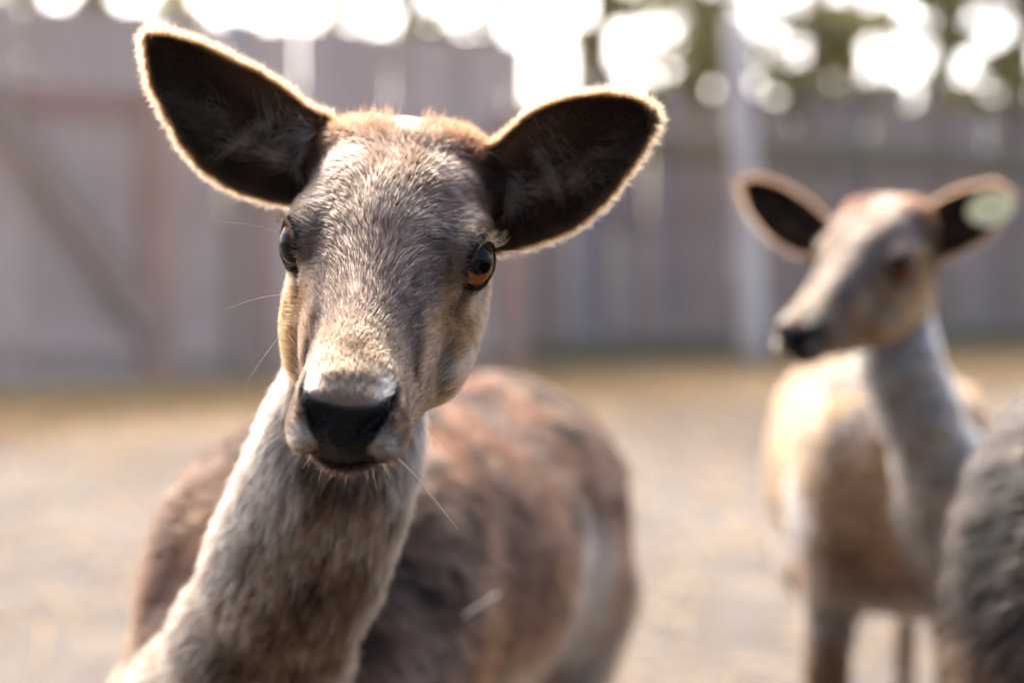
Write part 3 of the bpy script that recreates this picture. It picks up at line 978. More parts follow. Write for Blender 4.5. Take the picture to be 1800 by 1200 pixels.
    make_fur('body_fur', Vl, T[bodyT], vdir, vlen, dn, cmix, fur['n_body'], root, width=fur['w_body'], npts=4, lift=.46,
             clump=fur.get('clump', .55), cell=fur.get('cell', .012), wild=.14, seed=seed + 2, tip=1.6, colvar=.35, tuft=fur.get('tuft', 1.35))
    if ears:
        ET = np.concatenate([EQ[:, [0, 1, 2]], EQ[:, [0, 2, 3]]]) - nb
        edn = 1 + 3.0 * edge
        make_fur('ear_fur', EV - off, ET, ed, el * scale, edn, ec, fur['n_ear'], root, width=fur['w_ear'], npts=4, lift=.45, clump=.2, cell=.004,
                 wild=.28, seed=seed + 3, tip=1.35, colvar=.25)
        # fringe along the rim, standing outward, and loose tan hair inside the cup
        g = np.random.default_rng(seed + 50)
        rim_i = np.where((edge > .55))[0]
        pick = g.choice(rim_i, fur['n_rim'])
        nx_ = np.where((es[pick] < .95), np.minimum(pick + 19, len(EV) - 1), pick); lr = g.random((len(pick), 1))
        rt = EV[pick] * lr + EV[nx_] * (1 - lr) + g.normal(0, .0010, (len(pick), 3))
        dr = ewd[pick] * -np.sign(et[pick])[:, None] * np.clip(np.abs(et[pick]), .2, 1)[:, None] * .9 + eax[pick] * .75 - eno[pick] * .25
        dr = nrm(dr + g.normal(0, .28, dr.shape)); ln = g.uniform(.004, .0105, len(pick))[:, None] * scale
        L3 = np.stack([rt, rt + dr * ln * .5 + eno[pick] * ln * .03, rt + dr * ln], 1) - off
        cs = P_['rim'][None] * g.uniform(.08, .26, (len(pick), 1))
        strands('ear_fringe', L3, np.full(len(pick), fur['w_ear'] * .7), np.clip(cs, 0, .9), root)
        ins = np.where((esd > .5) & (es > .08) & (es < .72) & (np.exp(-((et - (.12 + .2 * es)) / .30)**2) > .35))[0]
        pick = g.choice(ins, fur['n_wisp'])
        lr = g.random((len(pick), 1)); rt = EV[pick] * lr + EV[np.minimum(pick + 19, len(EV) - 1)] * (1 - lr) + g.normal(0, .0012, (len(pick), 3))
        tw = vnoise(rt, .02, 77)[:, None]
        dr = nrm(eax[pick] * (.3 + .8 * tw) + eno[pick] * .55 - ewd[pick] * (tw - .35) * 1.4 + g.normal(0, .22, rt.shape)); ln = g.uniform(.008, .022, len(pick))[:, None] * scale
        L3 = np.stack([rt, rt + dr * ln * .5 + eno[pick] * ln * .12, rt + dr * ln + eax[pick] * ln * .15], 1) - off
        cs = P_['wisp'][None] * g.uniform(.25, .8, (len(pick), 1)) * (.35 + 1.1 * sstep(.4, .7, vnoise(rt, .012, 78)))[:, None]
        strands('ear_wisps', L3, np.full(len(pick), fur['w_ear'] * .9), np.clip(cs, 0, .9), root)
    return dict(EV=EV, root=root, off=off, B=B, hp=hp, V=V, cmix=cmix, ex=ex, ey=ey, bw=bw)


pal1 = dict(ear_root=C['ear_in'], lip=C['ear_in'] * .3, fore=C['fore'], fore_dark=C['fore_dark'], crown=C['crown'], cheek=C['cheek'], pale_cheek=C['pale'] * .75, muzzle=C['muzzle'], muzzle_dark=C['muzzle_dark'],
            white=C['white'], throat=C['warm'], lid_pale=C['tan'], tear=C['tear'], ear_back=C['ear_back'], ear_in=C['ear_in'], ear_mid=C['crown'], rim=C['rim'],
            wisp=C['tan'], neck=C['neck'], neck_dark=C['neck_dark'], neck_pale=C['pale'], back=C['back'], back_red=C['back_red'], flank=C['flank'], pale=C['pale'],
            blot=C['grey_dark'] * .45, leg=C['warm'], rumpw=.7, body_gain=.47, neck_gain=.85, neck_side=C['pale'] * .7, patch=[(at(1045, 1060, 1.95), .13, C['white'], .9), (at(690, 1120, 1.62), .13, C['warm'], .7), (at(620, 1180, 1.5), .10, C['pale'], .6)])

h1 = np.array([-0.0755, 1.038, 0.9555])
pose1 = (math.radians(-4.54), math.radians(28.7), math.radians(7.0))
B1 = head_basis(*pose1)
def hl1(l, f, u): return h1 + (np.array([l, f, u]) * .01) @ B1
neck1 = [(hl1(0, -7, -2.5), .043), (at(592, 800, 1.14), .040), (at(556, 905, 1.17), .043), (at(512, 1010, 1.20), .047), (at(458, 1140, 1.26), .054), (at(400, 1280, 1.36), .075), (at(390, 1330, 1.50), .11)]


def outline(pl, d0, d1):
    n = len(pl)
    return [at(x, y, d0 + (d1 - d0) * i / (n - 1)) for i, (x, y) in enumerate(pl)]


ears1 = [dict(up=outline([(588, 215), (545, 196), (505, 165), (450, 131), (380, 95), (320, 72), (280, 64), (262, 68)], 1.10, 1.075),
              low=outline([(560, 360), (505, 356), (470, 348), (420, 330), (370, 300), (330, 255), (295, 195), (262, 110), (262, 72)], 1.10, 1.075),
              normal=(.05, -.92, -.10), cup=.22, ridge=1.0),
         dict(up=outline([(830, 282), (880, 250), (925, 208), (975, 186), (1030, 173), (1085, 172), (1125, 183), (1146, 203)], 1.09, 1.055),
              low=outline([(860, 440), (905, 432), (950, 418), (1005, 395), (1050, 358), (1090, 310), (1125, 262), (1145, 225), (1147, 207)], 1.09, 1.055),
              normal=(-.12, -.95, -.05), cup=.22, ridge=1.0)]


# ------------------------------------------------------------------ ground
def ground_mat():
    m, nt, p = new_mat('dry_soil')
    N = nt.nodes.new; L = nt.links.new
    tc = N('ShaderNodeTexCoord')
    n1 = N('ShaderNodeTexNoise'); n1.inputs['Scale'].default_value = .9; n1.inputs['Detail'].default_value = 6
    n2 = N('ShaderNodeTexNoise'); n2.inputs['Scale'].default_value = 22.; n2.inputs['Detail'].default_value = 8
    for n in (n1, n2): L(tc.outputs['Object'], n.inputs['Vector'])
    r1 = N('ShaderNodeValToRGB'); r1.color_ramp.elements[0].color = (.098, .079, .064, 1); r1.color_ramp.elements[1].color = (.155, .135, .115, 1)
    r1.color_ramp.elements[0].position = .35; r1.color_ramp.elements[1].position = .65
    r2 = N('ShaderNodeValToRGB'); r2.color_ramp.elements[0].color = (.6, .6, .6, 1); r2.color_ramp.elements[1].color = (1.1, 1.1, 1.1, 1)
    L(n1.outputs[0], r1.inputs[0]); L(n2.outputs[0], r2.inputs[0])
    mx = N('ShaderNodeMix'); mx.data_type = 'RGBA'; mx.blend_type = 'MULTIPLY'; mx.inputs['Factor'].default_value = 1
    L(r1.outputs[0], mx.inputs['A']); L(r2.outputs[0], mx.inputs['B']); L(mx.outputs['Result'], p.inputs['Base Color'])
    p.inputs['Roughness'].default_value = .95
    bp = N('ShaderNodeBump'); bp.inputs['Distance'].default_value = .02; L(n2.outputs[0], bp.inputs['Height']); L(bp.outputs[0], p.inputs['Normal'])
    return m


def height(x, y):
    return 0
gx = np.concatenate([[-1500, -400, -120, -40], np.linspace(-14, 18, 65), [40, 120, 400, 1500]])
gy = np.concatenate([[-1500, -300, -60, -15], np.linspace(-4, 26, 61), [40, 90, 300, 2500]])
GX, GY = np.meshgrid(gx, gy, indexing='ij')
PP = np.stack([GX.ravel(), GY.ravel(), 0 * GX.ravel()], 1)
near = ((np.abs(GX) < 20) & (GY > -5) & (GY < 27)).ravel()
dist_d = np.minimum.reduce([np.hypot(PP[:, 0] - x, PP[:, 1] - y) for x, y in ((-.1, 1.7), (.55, 2.5), (.8, 1.5))])
PP[:, 2] = np.where(near, (vnoise(PP, 1.7, 4) - .5) * .07 * sstep(1.2, 2.5, dist_d), 0) - .004
ny_ = len(gy)
GF = [(i * ny_ + j, (i + 1) * ny_ + j, (i + 1) * ny_ + j + 1, i * ny_ + j + 1) for i in range(len(gx) - 1) for j in range(ny_ - 1)]
tag(mesh_obj('ground', PP, GF, ground_mat(), None, True), kind='structure')

# ------------------------------------------------------------------ fence, gate, poles
M_MAUVE = wood_mat('weathered_mauve_wood', srgb('b9a08c'), srgb('dcc6b4'), vary=.24)
M_DARK = wood_mat('weathered_dark_wood', srgb('806d60'), srgb('ab9786'), vary=.4)
M_RED = wood_mat('reddish_wood', srgb('a5826c'), srgb('c8a38b'), vary=.15)
M_BROWN = wood_mat('brown_wood', srgb('9c8672'), srgb('bda58f'), vary=.15)
M_MOSS = wood_mat('mossy_wood', srgb('6a5f4c'), srgb('877a5c'), vary=.15)
M_PALE = wood_mat('pale_wood', srgb('a29a96'), srgb('cbc3bc'), vary=.15)
FP = np.array([-3.57, 11.9]); FU = np.array([8.87, 5.7]); FU = FU / np.linalg.norm(FU)
FANG = math.atan2(FU[1], FU[0])


def fence_s(px, off=0.0):
    """distance along the fence line at which the pixel column meets it"""
    k = (px - 900.0) / FPX
    n = np.array([FU[1], -FU[0]])
    p = FP + n * off
    return (k * p[1] - p[0]) / (FU[0] - k * FU[1])


def fence_z(px, py, off=0.0):
    s_ = fence_s(px, off); p = FP + np.array([FU[1], -FU[0]]) * off + FU * s_
    return at(px, py, p[1])[2]


def plank_mesh(w, h, t=.022):
    V, Fc = box_geo(w, t, h, .004)
    me = bpy.data.meshes.new('plank'); me.from_pydata(V, [], Fc); me.update()
    return me


def put(parent, name, me, s, off, z, rot=(0, 0, 0), mat=None):
    """local frame of a fence: x along it, -y towards the yard"""
    o = share(name, me, parent, (s, -off, z), rot)
    if mat:
        o.data = me.copy() if me.materials and me.materials[0] != mat else me
        if not o.data.materials: o.data.materials.append(mat)
        else: o.data.materials[0] = mat
    return o


def fence_root(name, label, cat, group=None):
    o = empty(name, (FP[0], FP[1], 0), FANG)
    return tag(o, label, cat, group)


frng = np.random.default_rng(21)
def variants(w, hs, mat):
    r = []
    for h in hs:
        me = plank_mesh(w, h); me.materials.append(mat); r.append(me)
    return r


gate = fence_root('plank_gate', 'mauve grey plank gate with a diagonal brace and reddish stiles', 'gate')
lf = fence_root('plank_fence', 'tall mauve grey plank fence with short reddish posts beside the gate', 'fence')
rf = fence_root('plank_fence', 'darker plank fence with uneven tops and one mossy rail', 'fence')
sg0, sg1, sl1, sr1 = fence_s(-330), fence_s(285), fence_s(912), fence_s(2150)
vm = variants(.157, [2.70, 2.67, 2.72, 2.69], M_MAUVE)
vp = plank_mesh(.150, 2.74); vp.materials.append(M_PALE)
vd = variants(.150, [2.50, 2.36, 2.58, 2.24, 2.42, 2.12], M_DARK)
s_ = sg0
while s_ < sg1 - .1:
    put(gate, 'plank', vm[frng.integers(4)], s_ + .078, 0, .06, (0, frng.normal(0, .003), 0)); s_ += .158
s_ = sg1 + .02
sp = fence_s(415)
while s_ < sl1:
    c_ = s_ + .078
    put(lf, 'plank', vp if abs(c_ - sp) < .085 else vm[frng.integers(4)], c_, 0, .03, (0, frng.normal(0, .004), 0)); s_ += .158
s_ = sl1 + .05
pale_at = [fence_s(1030), fence_s(1185), fence_s(1110), fence_s(1728), fence_s(1500)]
vpd = variants(.150, [2.42, 2.3], wood_mat('greyed_wood', srgb('7d7372'), srgb('a1968f'), vary=.2))
while s_ < sr1:
    c_ = s_ + .078
    if min(abs(c_ - x) for x in pale_at) < .09: me = vpd[frng.integers(2)]
    else: me = vd[frng.integers(6)]
    put(rf, 'plank', me, c_, 0, .03 + frng.normal(0, .01), (0, frng.normal(0, .006), 0)); s_ += .158 + .012 * frng.random()


def rail(parent, name, s0, s1, z, h, t, off, mat):
    V, Fc = box_geo(h, t, s1 - s0, .008)
    o = mesh_obj(name, V, Fc, mat, parent)
    o.location = (s0, -off, z); o.rotation_euler = (0, math.pi / 2, 0)
    return o


def post(parent, name, px, z0, z1, w, t, off, mat):
    V, Fc = box_geo(w, t, z1 - z0, .008)
    o = mesh_obj(name, V, Fc, mat, parent); o.location = (fence_s(px), -off, z0)
    return o


zr = fence_z(140, 178)
rail(gate, 'top_rail', sg0, sg1 - .03, zr, .17, .045, .052, M_RED)
rail(gate, 'bottom_rail', sg0, sg1 - .03, .36, .17, .045, .052, M_MAUVE)
post(gate, 'stile', 272, .10, zr + .12, .20, .05, .108, M_RED)
post(gate, 'stile', -300, .10, zr + .12, .20, .05, .108, M_RED)
b0 = np.array([fence_s(-12), fence_z(-12, 178)]); b1 = np.array([fence_s(262), .42])
bl_ = np.linalg.norm(b1 - b0); V_, F_ = box_geo(.20, .05, bl_, .008)
br = mesh_obj('brace', V_, F_, M_BROWN, gate); br.location = (b0[0], -.160, b0[1])
br.rotation_euler = (0, math.atan2(b1[0] - b0[0], b1[1] - b0[1]), 0)
rail(lf, 'rail', sg1 + .02, sl1, zr - .02, .15, .045, .052, M_MAUVE)
rail(lf, 'kickboard', sg1 + .02, sl1, .32, .20, .04, .052, M_MAUVE)
post(lf, 'post', 418, 0, zr + .1, .20, .09, .145, M_BROWN)
post(lf, 'post', 458, 0, zr + .05, .12, .06, .115, M_RED)
post(lf, 'post', 890, 0, zr + .1, .22, .09, .145, M_RED)
zr2 = fence_z(1500, 275)
rail(rf, 'rail', sl1 + .05, sr1, zr2, .19, .06, .064, M_MOSS)
rail(rf, 'kickboard', sl1 + .05, sr1, .17, .20, .04, .045, M_MOSS)
for px in (1080, 1620, 1990):
    post(rf, 'post', px, 0, 2.3, .12, .10, -.028 - .10, M_DARK)

g = Geo()
pb = at(1322, 640, 14.6); pb[2] = 0
pt = at(1300, 60, 14.6)
pts = [pb + (pt - pb) * t + np.array([.012 * math.sin(5 * t), 0, 0]) for t in np.linspace(0, 1.05, 9)]
g.tube([p - pb for p in pts], list(np.linspace(.125, .10, 9)), 12)
po = g.build('pole', flat_mat('pale_bark', srgb('c4b7aa'), .8, srgb('e6d9ca'), 6.), None, True)
po.location = tuple(pb)
tag(po, 'pale grey round pole standing in front of the dark plank fence', 'pole')

# ------------------------------------------------------------------ trees behind the fence
M_BARK = flat_mat('pine_bark', (.085, .06, .045), .9, (.16, .12, .095), 5.)
M_BIRCH = flat_mat('birch_bark', (.30, .27, .24), .8, (.55, .52, .48), 3.)
M_NEED = flat_mat('needles', (.055, .075, .022), .6, (.10, .11, .03), 3., .45)
M_LEAF = flat_mat('yellow_leaves', (.38, .34, .13), .6, (.58, .52, .28), 3., .55)


def leaf_cloud(centres, radii, n, size, g):
    """many small bent leaf clumps inside ellipsoid puffs"""
    k = g.integers(0, len(centres), n)
    d = nrm(g.normal(0, 1, (n, 3))) * (g.random(n)**.45)[:, None]
    P = centres[k] + d * radii[k]
    a = nrm(g.normal(0, 1, (n, 3))); b = nrm(np.cross(a, g.normal(0, 1, (n, 3))))
    sz = size * g.uniform(.5, 1.3, n)[:, None]
    V = np.stack([P - a * sz, P + b * sz * .45, P + a * sz, P - b * sz * .45], 1).reshape(-1, 3)
    return V, np.arange(n * 4).reshape(-1, 4)


def tree(name, px, depth, h, r, crown0, leafmat, bark, label, seed, nleaf=5000, group='trees beyond the fence', lean=0.0, spread=2.2, size=.10, base=None):
    g = np.random.default_rng(seed)
    b = at(px, 400, depth) if base is None else np.array(base)
    root = empty(name, (b[0], b[1], 0)); tag(root, label, 'tree', group)
    tr = Geo()
    zs = np.linspace(0, h, 9)
    ctr = [np.array([lean * z + .06 * math.sin(z * .7 + seed), .05 * math.cos(z * .9 + seed), z]) for z in zs]
    tr.tube(ctr, [r * (1.25 if i == 0 else 1) * (1 - .85 * (z / h)) for i, z in enumerate(zs)], 9)
    cen = []; rad = []
    nl = 16
    for i in range(nl):
        z = crown0 + (h - crown0) * (i + .5) / nl + g.normal(0, .1)
        t = (z - crown0) / (h - crown0)
        ang = i * 2.4 + g.normal(0, .3); ln = spread * (1 - .75 * t) * g.uniform(.6, 1.1)
        p0 = np.array([lean * z, 0, z]); p1 = p0 + np.array([math.cos(ang) * ln, math.sin(ang) * ln, ln * .12])
        tr.tube([p0, (p0 + p1) / 2 + np.array([0, 0, .08]), p1], [r * .28 * (1 - .6 * t), r * .16, r * .05], 5)
        for u in (.45, .75, 1.0):
            cen.append(p0 + (p1 - p0) * u + g.normal(0, .1, 3)); rad.append(np.array([.55, .55, .28]) * g.uniform(.5, 1.05) * (1.15 - .5 * t) * spread / 2.2)
    tr.build('trunk', bark, root, True)
    V, Fc = leaf_cloud(np.array(cen), np.array(rad), nleaf, size, g)
    mesh_obj('crown', V, Fc, leafmat, root)
    return root


TR = [  # px, depth, height, trunk radius, first limbs
    (62, 22, 13, .17, 4.6), (188, 27, 15, .20, 5.2), (330, 24, 14, .16, 5.0), (596, 23, 14, .17, 4.9), (728, 22, 15, .21, 5.2),
    (868, 27, 15, .17, 5.6), (1050, 24, 14, .20, 5.0), (1208, 29, 15, .16, 6.2), (1436, 24, 15, .19, 6.0), (1505, 31, 14, .18, 6.6),
    (1348, 30, 13, .10, 6.5), (1418, 33, 13, .12, 7.0), (1535, 27, 12, .09, 6.2), (1668, 34, 13, .12, 7.0), (1160, 31, 13, .10, 6.5), (1015, 33, 13, .10, 6.6), (1654, 26, 14, .16, 5.8), (1795, 25, 15, .20, 6.2), (1935, 24, 14, .18, 4.8), (-90, 25, 14, .18, 5.0)]
ADJ = ['beside the gate', 'above the mauve fence', 'above the dark fence']
ORD = ['first', 'second', 'third', 'fourth', 'fifth', 'sixth', 'seventh', 'eighth', 'ninth', 'tenth', 'eleventh', 'twelfth']
def along(items, px):
    """place in the row counted from the pale pole"""
    xs_ = [it[0] for it in items]
    if px < 1310: return ORD[sum(px < x < 1310 for x in xs_)], 'towards the gate'
    return ORD[sum(1310 < x < px for x in xs_)], 'away from the gate'


for i, (px, dp, h, r, c0) in enumerate(TR):
    tree('pine_tree', px, dp, h, r, c0, M_NEED, M_BARK, 'tall dark pine, %s from the pale pole %s' % along(TR, px), 300 + i, 3000, 'pines beyond the fence')
tree('birch_tree', 1268, 22, 11, .12, 3.4, M_LEAF, M_BIRCH, 'pale trunked birch with yellowish leaves behind the dark fence', 400, 4200, None, spread=1.6, size=.07)
SAP = [(1195, 20.5, 6.0, .7), (1240, 19.5, 6.2, 1.0), (1300, 21, 6.0, .9), (1432, 20, 6.2, .8), (1478, 20.5, 6.0, .9), (1520, 22, 6.0, .8), (1655, 20.5, 6.0, .6), (1665, 24, 6.4, .7), (1800, 20, 6.0, .7), (1870, 20, 6.0, .9),
       (1046, 19, 6.0, .5), (1060, 22, 6.2, .6), (866, 18.5, 5.6, .45), (722, 17.5, 5.4, .7), (590, 17, 3.4, .4), (340, 16.5, 3.4, .9), (200, 16, 3.4, .8), (50, 15.5, 3.4, .9)]
for i, (px, dp, h, sp_) in enumerate(SAP):
    tree('sapling', px, dp, h, .035, 1.2, M_LEAF, M_BARK, 'thin yellow green sapling, %s from the pale pole %s' % along(SAP, px), 500 + i, 5200 if px > 700 else 2400, 'saplings behind the fence', spread=sp_ * 1.25, size=.085)
FAR = [(-40, 55, 9), (120, 62, 10), (300, 58, 8), (470, 66, 9), (640, 60, 9), (730, 75, 8), (866, 62, 10), (1045, 66, 9), (1215, 60, 9), (1285, 70, 10), (1460, 62, 10), (1530, 78, 9), (1655, 64, 10), (1800, 60, 10), (1960, 60, 10)]
for i, (px, dp, h) in enumerate(FAR):
    tree('far_tree', px, dp, h, .16, 1.5, M_LEAF if i % 2 else M_NEED, M_BARK, 'distant small tree, %s from the pale pole %s' % along(FAR, px), 600 + i, 1400, 'distant trees', spread=1.5, size=.16)

# ------------------------------------------------------------------ straw
def straw_patch(n, seed, box):
    g = np.random.default_rng(seed)
    x = g.uniform(box[0], box[1], n); y = g.uniform(box[2], box[3], n)
    an = g.uniform(0, 2 * math.pi, n); ln = g.uniform(.03, .13, n); w = g.uniform(.0012, .003, n)
    z = g.uniform(.012, .045, n); tz = g.normal(0, .015, n)
    d = np.stack([np.cos(an), np.sin(an), tz / ln], 1) * ln[:, None]; sd = np.stack([-np.sin(an), np.cos(an), 0 * an], 1) * w[:, None]
    c = np.stack([x, y, z], 1)
    up = np.array([0, 0, .0015])
    V = np.stack([c - d, c - d + sd * 2, c - d + sd + up, c + d, c + d + sd * 2, c + d + sd + up], 1).reshape(-1, 3)
    F = (np.arange(n)[:, None, None] * 6 + np.array([[0, 1, 4, 3], [1, 2, 5, 4], [2, 0, 3, 5]])[None]).reshape(-1, 4)
    return V, F
M_STRAW = flat_mat('straw', srgb('b58a4c'), .6, srgb('e0be82'), 9., .25)
V_, F_ = straw_patch(9000, 3, (-4, 5, 1.2, 12))
tag(mesh_obj('straw_litter', V_, F_, M_STRAW), 'loose dry straw strewn over the bare yard', 'straw', kind='stuff')
g = np.random.default_rng(8)
n = 34000
sx = g.uniform(-1, 11.5, n); ofs = np.abs(g.normal(0, 1.7, n)) + .1
P_ = np.stack([FP[0] + FU[0] * sx + FU[1] * ofs, FP[1] + FU[1] * sx - FU[0] * ofs, np.zeros(n)], 1)
V_, F_ = straw_patch(n, 9, (0, 1, 0, 1)); 
cen = V_.reshape(n, 6, 3).mean(1); V_ = (V_.reshape(n, 6, 3) - cen[:, None] * np.array([1, 1, 0]) + P_[:, None]).reshape(-1, 3)
V_[:, 2] += np.repeat(.08 * np.exp(-ofs / .6) * g.random(n), 6)
tag(mesh_obj('hay_litter', V_, F_, M_STRAW), 'golden hay drifted along the foot of the plank fence', 'hay', kind='stuff')

# ------------------------------------------------------------------ the three deer
fur1 = dict(n_head=270000, n_body=210000, n_ear=52000, n_rim=7000, n_wisp=1500, w_head=.00040, w_body=.0006, w_ear=.00030,
            body_len=.026, neck_len=.020, d_head=1.0, d_neck=3.0, d_body=1.0)
deer1 = build_deer('deer', (-.185, 1.57), (-.16, -.58), h1, pose1, neck1, ears1, pal1, .0021, .006, fur1,
                   'dark brown doe with a black nose and amber eyes staring straight ahead', None, seed=3, sway=.118)

h2 = np.array([.41, 2.0, .945]); pose2 = (math.radians(-40), math.radians(25), math.radians(5))
B2 = head_basis(*pose2)
def hl2(l, f, u): return h2 + (np.array([l, f, u]) * .01) @ B2
neck2 = [(hl2(0, -7, -2.5), .043), (at(1578, 630, 2.08), .037), (at(1612, 720, 2.11), .040), (at(1652, 815, 2.16), .046), (at(1678, 905, 2.24), .065), (at(1650, 960, 2.34), .085)]
ears2 = [dict(up=outline([(1490, 420), (1470, 403), (1440, 374), (1395, 340), (1350, 320), (1322, 316), (1306, 322)], 2.09, 2.10),
              low=outline([(1470, 470), (1440, 455), (1405, 444), (1370, 425), (1335, 392), (1312, 352), (1305, 326)], 2.09, 2.10), normal=(-.15, -.92, -.1), cup=.2),
         dict(up=outline([(1560, 420), (1590, 396), (1625, 370), (1670, 344), (1715, 330), (1752, 327), (1770, 340)], 2.09, 2.07),
              low=outline([(1570, 478), (1605, 468), (1645, 458), (1690, 440), (1730, 415), (1760, 380), (1771, 346)], 2.09, 2.07), normal=(-.3, -.92, -.05), cup=.2)]
pal2 = dict({k: v for k, v in pal1.items() if k not in ('neck_side', 'body_gain', 'neck_gain')}, fore=C['fore'] * 1.1, cheek=C['cheek'] * 1.3, rim=C['ear_back'], neck=C['white'] * .95, neck_dark=C['pale'], neck_pale=C['white'], flank=C['warm'] * 1.3, back=C['grey'] * .9, back_red=C['grey'] * 1.1, blot=C['warm'], leg=C['warm'],
            patch=[(at(1412, 900, 2.4), .085, C['white'], .9), (at(1570, 900, 2.25), .12, C['warm'] * 2.2, .8), (at(1600, 980, 2.1), .12, C['warm'], .8)])
fur2 = dict(n_head=45000, n_body=75000, n_ear=12000, n_rim=3000, n_wisp=500, w_head=.0007, w_body=.0011, w_ear=.0006, body_len=.018, neck_len=.014, d_head=1.0, d_neck=2.0, d_body=1.0)
deer2 = build_deer('deer', (.545, 2.42), (-.085, -.6), h2, pose2, neck2, ears2, pal2, .0045, .008, fur2,
                   'pale necked fawn brown deer with an ear tag looking aside near the dark fence', None, seed=23)

f3 = nrm(np.array([[.45, -.89]]))[0]
sh3 = np.array([.628, 1.34]) + f3 * .58
h3 = np.array([sh3[0] + f3[0] * .34, sh3[1] + f3[1] * .34, .93]); pose3 = (math.atan2(f3[0], -f3[1]), math.radians(32), 0.0)
B3 = head_basis(*pose3)
neck3 = [(h3 + (np.array([0, -7, -2.5]) * .01) @ B3, .045), (np.array([sh3[0] + f3[0] * .20, sh3[1] + f3[1] * .20, .82]), .048), (np.array([sh3[0] + f3[0] * .12, sh3[1] + f3[1] * .12, .72]), .06),
         (np.array([sh3[0] + f3[0] * .04, sh3[1] + f3[1] * .04, .62]), .10)]
ears3 = []
for e_ in ears1:
    tr_ = lambda pl: [h3 + ((np.asarray(p) - h1) @ B1.T) @ B3 for p in pl]
    ears3.append(dict(up=tr_(e_['up']), low=tr_(e_['low']), normal=(np.asarray(e_['normal']) @ B1.T) @ B3, cup=.22))
pal3 = dict({k: v for k, v in pal1.items() if k not in ('patch', 'neck_side', 'body_gain', 'neck_gain')}, back=C['grey'] * .11, back_red=C['grey_dark'] * .10, flank=C['grey_dark'] * .12, pale=C['flank'] * .12, blot=C['grey_dark'], white=C['flank'], rumpw=.2, neck=C['grey'], neck_dark=C['grey_dark'])
fur3 = dict(n_head=16000, n_body=150000, n_ear=6000, n_rim=1500, n_wisp=300, w_head=.0009, w_body=.0009, w_ear=.0008, body_len=.045, neck_len=.02, d_head=.5, d_neck=.4, d_body=1.0, cell=.013, clump=.45, tuft=.9)
deer3 = build_deer('deer', tuple(sh3), tuple(f3), h3, pose3, neck3, ears3, pal3, .006, .008, fur3,
                   'shaggy dark grey deer of which only the rounded rump and back show', None, seed=43, size=1.11)


# ------------------------------------------------------------------ lashes, whiskers, chin hair
def project(P):
    P = np.atleast_2d(P); x = P[:, 0]; y = P[:, 1]; z = P[:, 2] - CAMH
    d = y * math.cos(PITCH) - z * math.sin(PITCH); u = z * math.cos(PITCH) + y * math.sin(PITCH)
    return np.stack([900 + FPX * x / d, 600 - FPX * u / d], 1)


def face_hair(dr, big=True):
    g = np.random.default_rng(91)
    B, hp, off = dr['B'], dr['hp'], dr['off']
    ex, ey = dr['ex'], dr['ey']
    L3 = []; W = []; K = []
    for s in (-1, 1):
        for i in range(95):
            ph = math.radians(g.uniform(15, 168))
            dv = ex * 1.56 * math.cos(ph) + ey * 1.42 * math.sin(ph)
            p0 = EYE_C + dv + EYE_G * math.sqrt(max(2.16**2 - dv @ dv, .3))
            out = nrm((dv * .55 + EYE_G * 1.0 + ey * .25 + ex * .2 + g.normal(0, .12, 3))[None])[0]
            ln = g.uniform(.5, 1.2)
            pl = [p0, p0 + out * ln * .55 + ey * -.06, p0 + out * ln + ey * .10]
            L3.append([hp + (np.array([q[0] * s, q[1], q[2]]) * .01) @ B - off for q in pl]); W.append(.00028); K.append(np.array([.03, .022, .016]) * g.uniform(.4, 1.6))
    # chin and lip bristles
    for i in range(80):
        a_ = g.uniform(-2.2, 2.2); f_ = g.uniform(12.5, 16.0); u_ = -4.15 + .25 * (abs(a_) / 2.4)**2 + g.normal(0, .25)
        p0 = np.array([a_, f_, u_])
        for _ in range(12):
            dd = head_sdf(p0[None])[0]
            if abs(dd) < .05: break
            e_ = 1e-2; gr = np.array([(head_sdf((p0 + v)[None])[0] - dd) / e_ for v in np.eye(3) * e_])
            p0 = p0 - gr * dd / max(gr @ gr, .2)
        out = nrm((np.array([a_ * .35, .35, -1.0]) + g.normal(0, .25, 3))[None])[0]
        ln = g.uniform(.6, 2.0)
        pl = [p0, p0 + out * ln * .5 + np.array([0, -.08, 0]), p0 + out * ln + np.array([0, -.25, -.1])]
        L3.append([hp + (q * .01) @ B - off for q in pl]); W.append(g.uniform(.00022, .00042)); K.append(C['warm'] * g.uniform(.15, .5))
    # long thin feelers by eyes and lips
    for (p0, d_, ln) in [((-5.9, 1.6, 1.2), (-1, .3, .35), 4.6), ((-5.2, 3.6, -1.6), (-1, .2, -.2), 4.0), ((-4.9, 5.0, -2.6), (-.7, .5, -1.0), 5.5), ((-3.2, 12.5, -2.6), (-1, .3, -.5), 3.0),
                         ((-2.6, 14.5, -2.9), (-1, .5, -.5), 3.2), ((2.9, 14, -2.8), (1, .5, -.6), 3.0), ((5.9, 1.6, 1.3), (1, .3, .4), 4.0), ((3.1, 12.8, -3.0), (1, .2, -.7), 3.4)]:
        p0 = np.array(p0); d_ = nrm(np.array([d_], float))[0]
        pl = [p0, p0 + d_ * ln * .5, p0 + d_ * ln + np.array([0, 0, -.4])]
        L3.append([hp + (q * .01) @ B - off for q in pl]); W.append(.00016); K.append(np.array([.03, .022, .018]))
    strands('face_bristles', L3, W, np.clip(K, 0, .8), dr['root'])


face_hair(deer1)


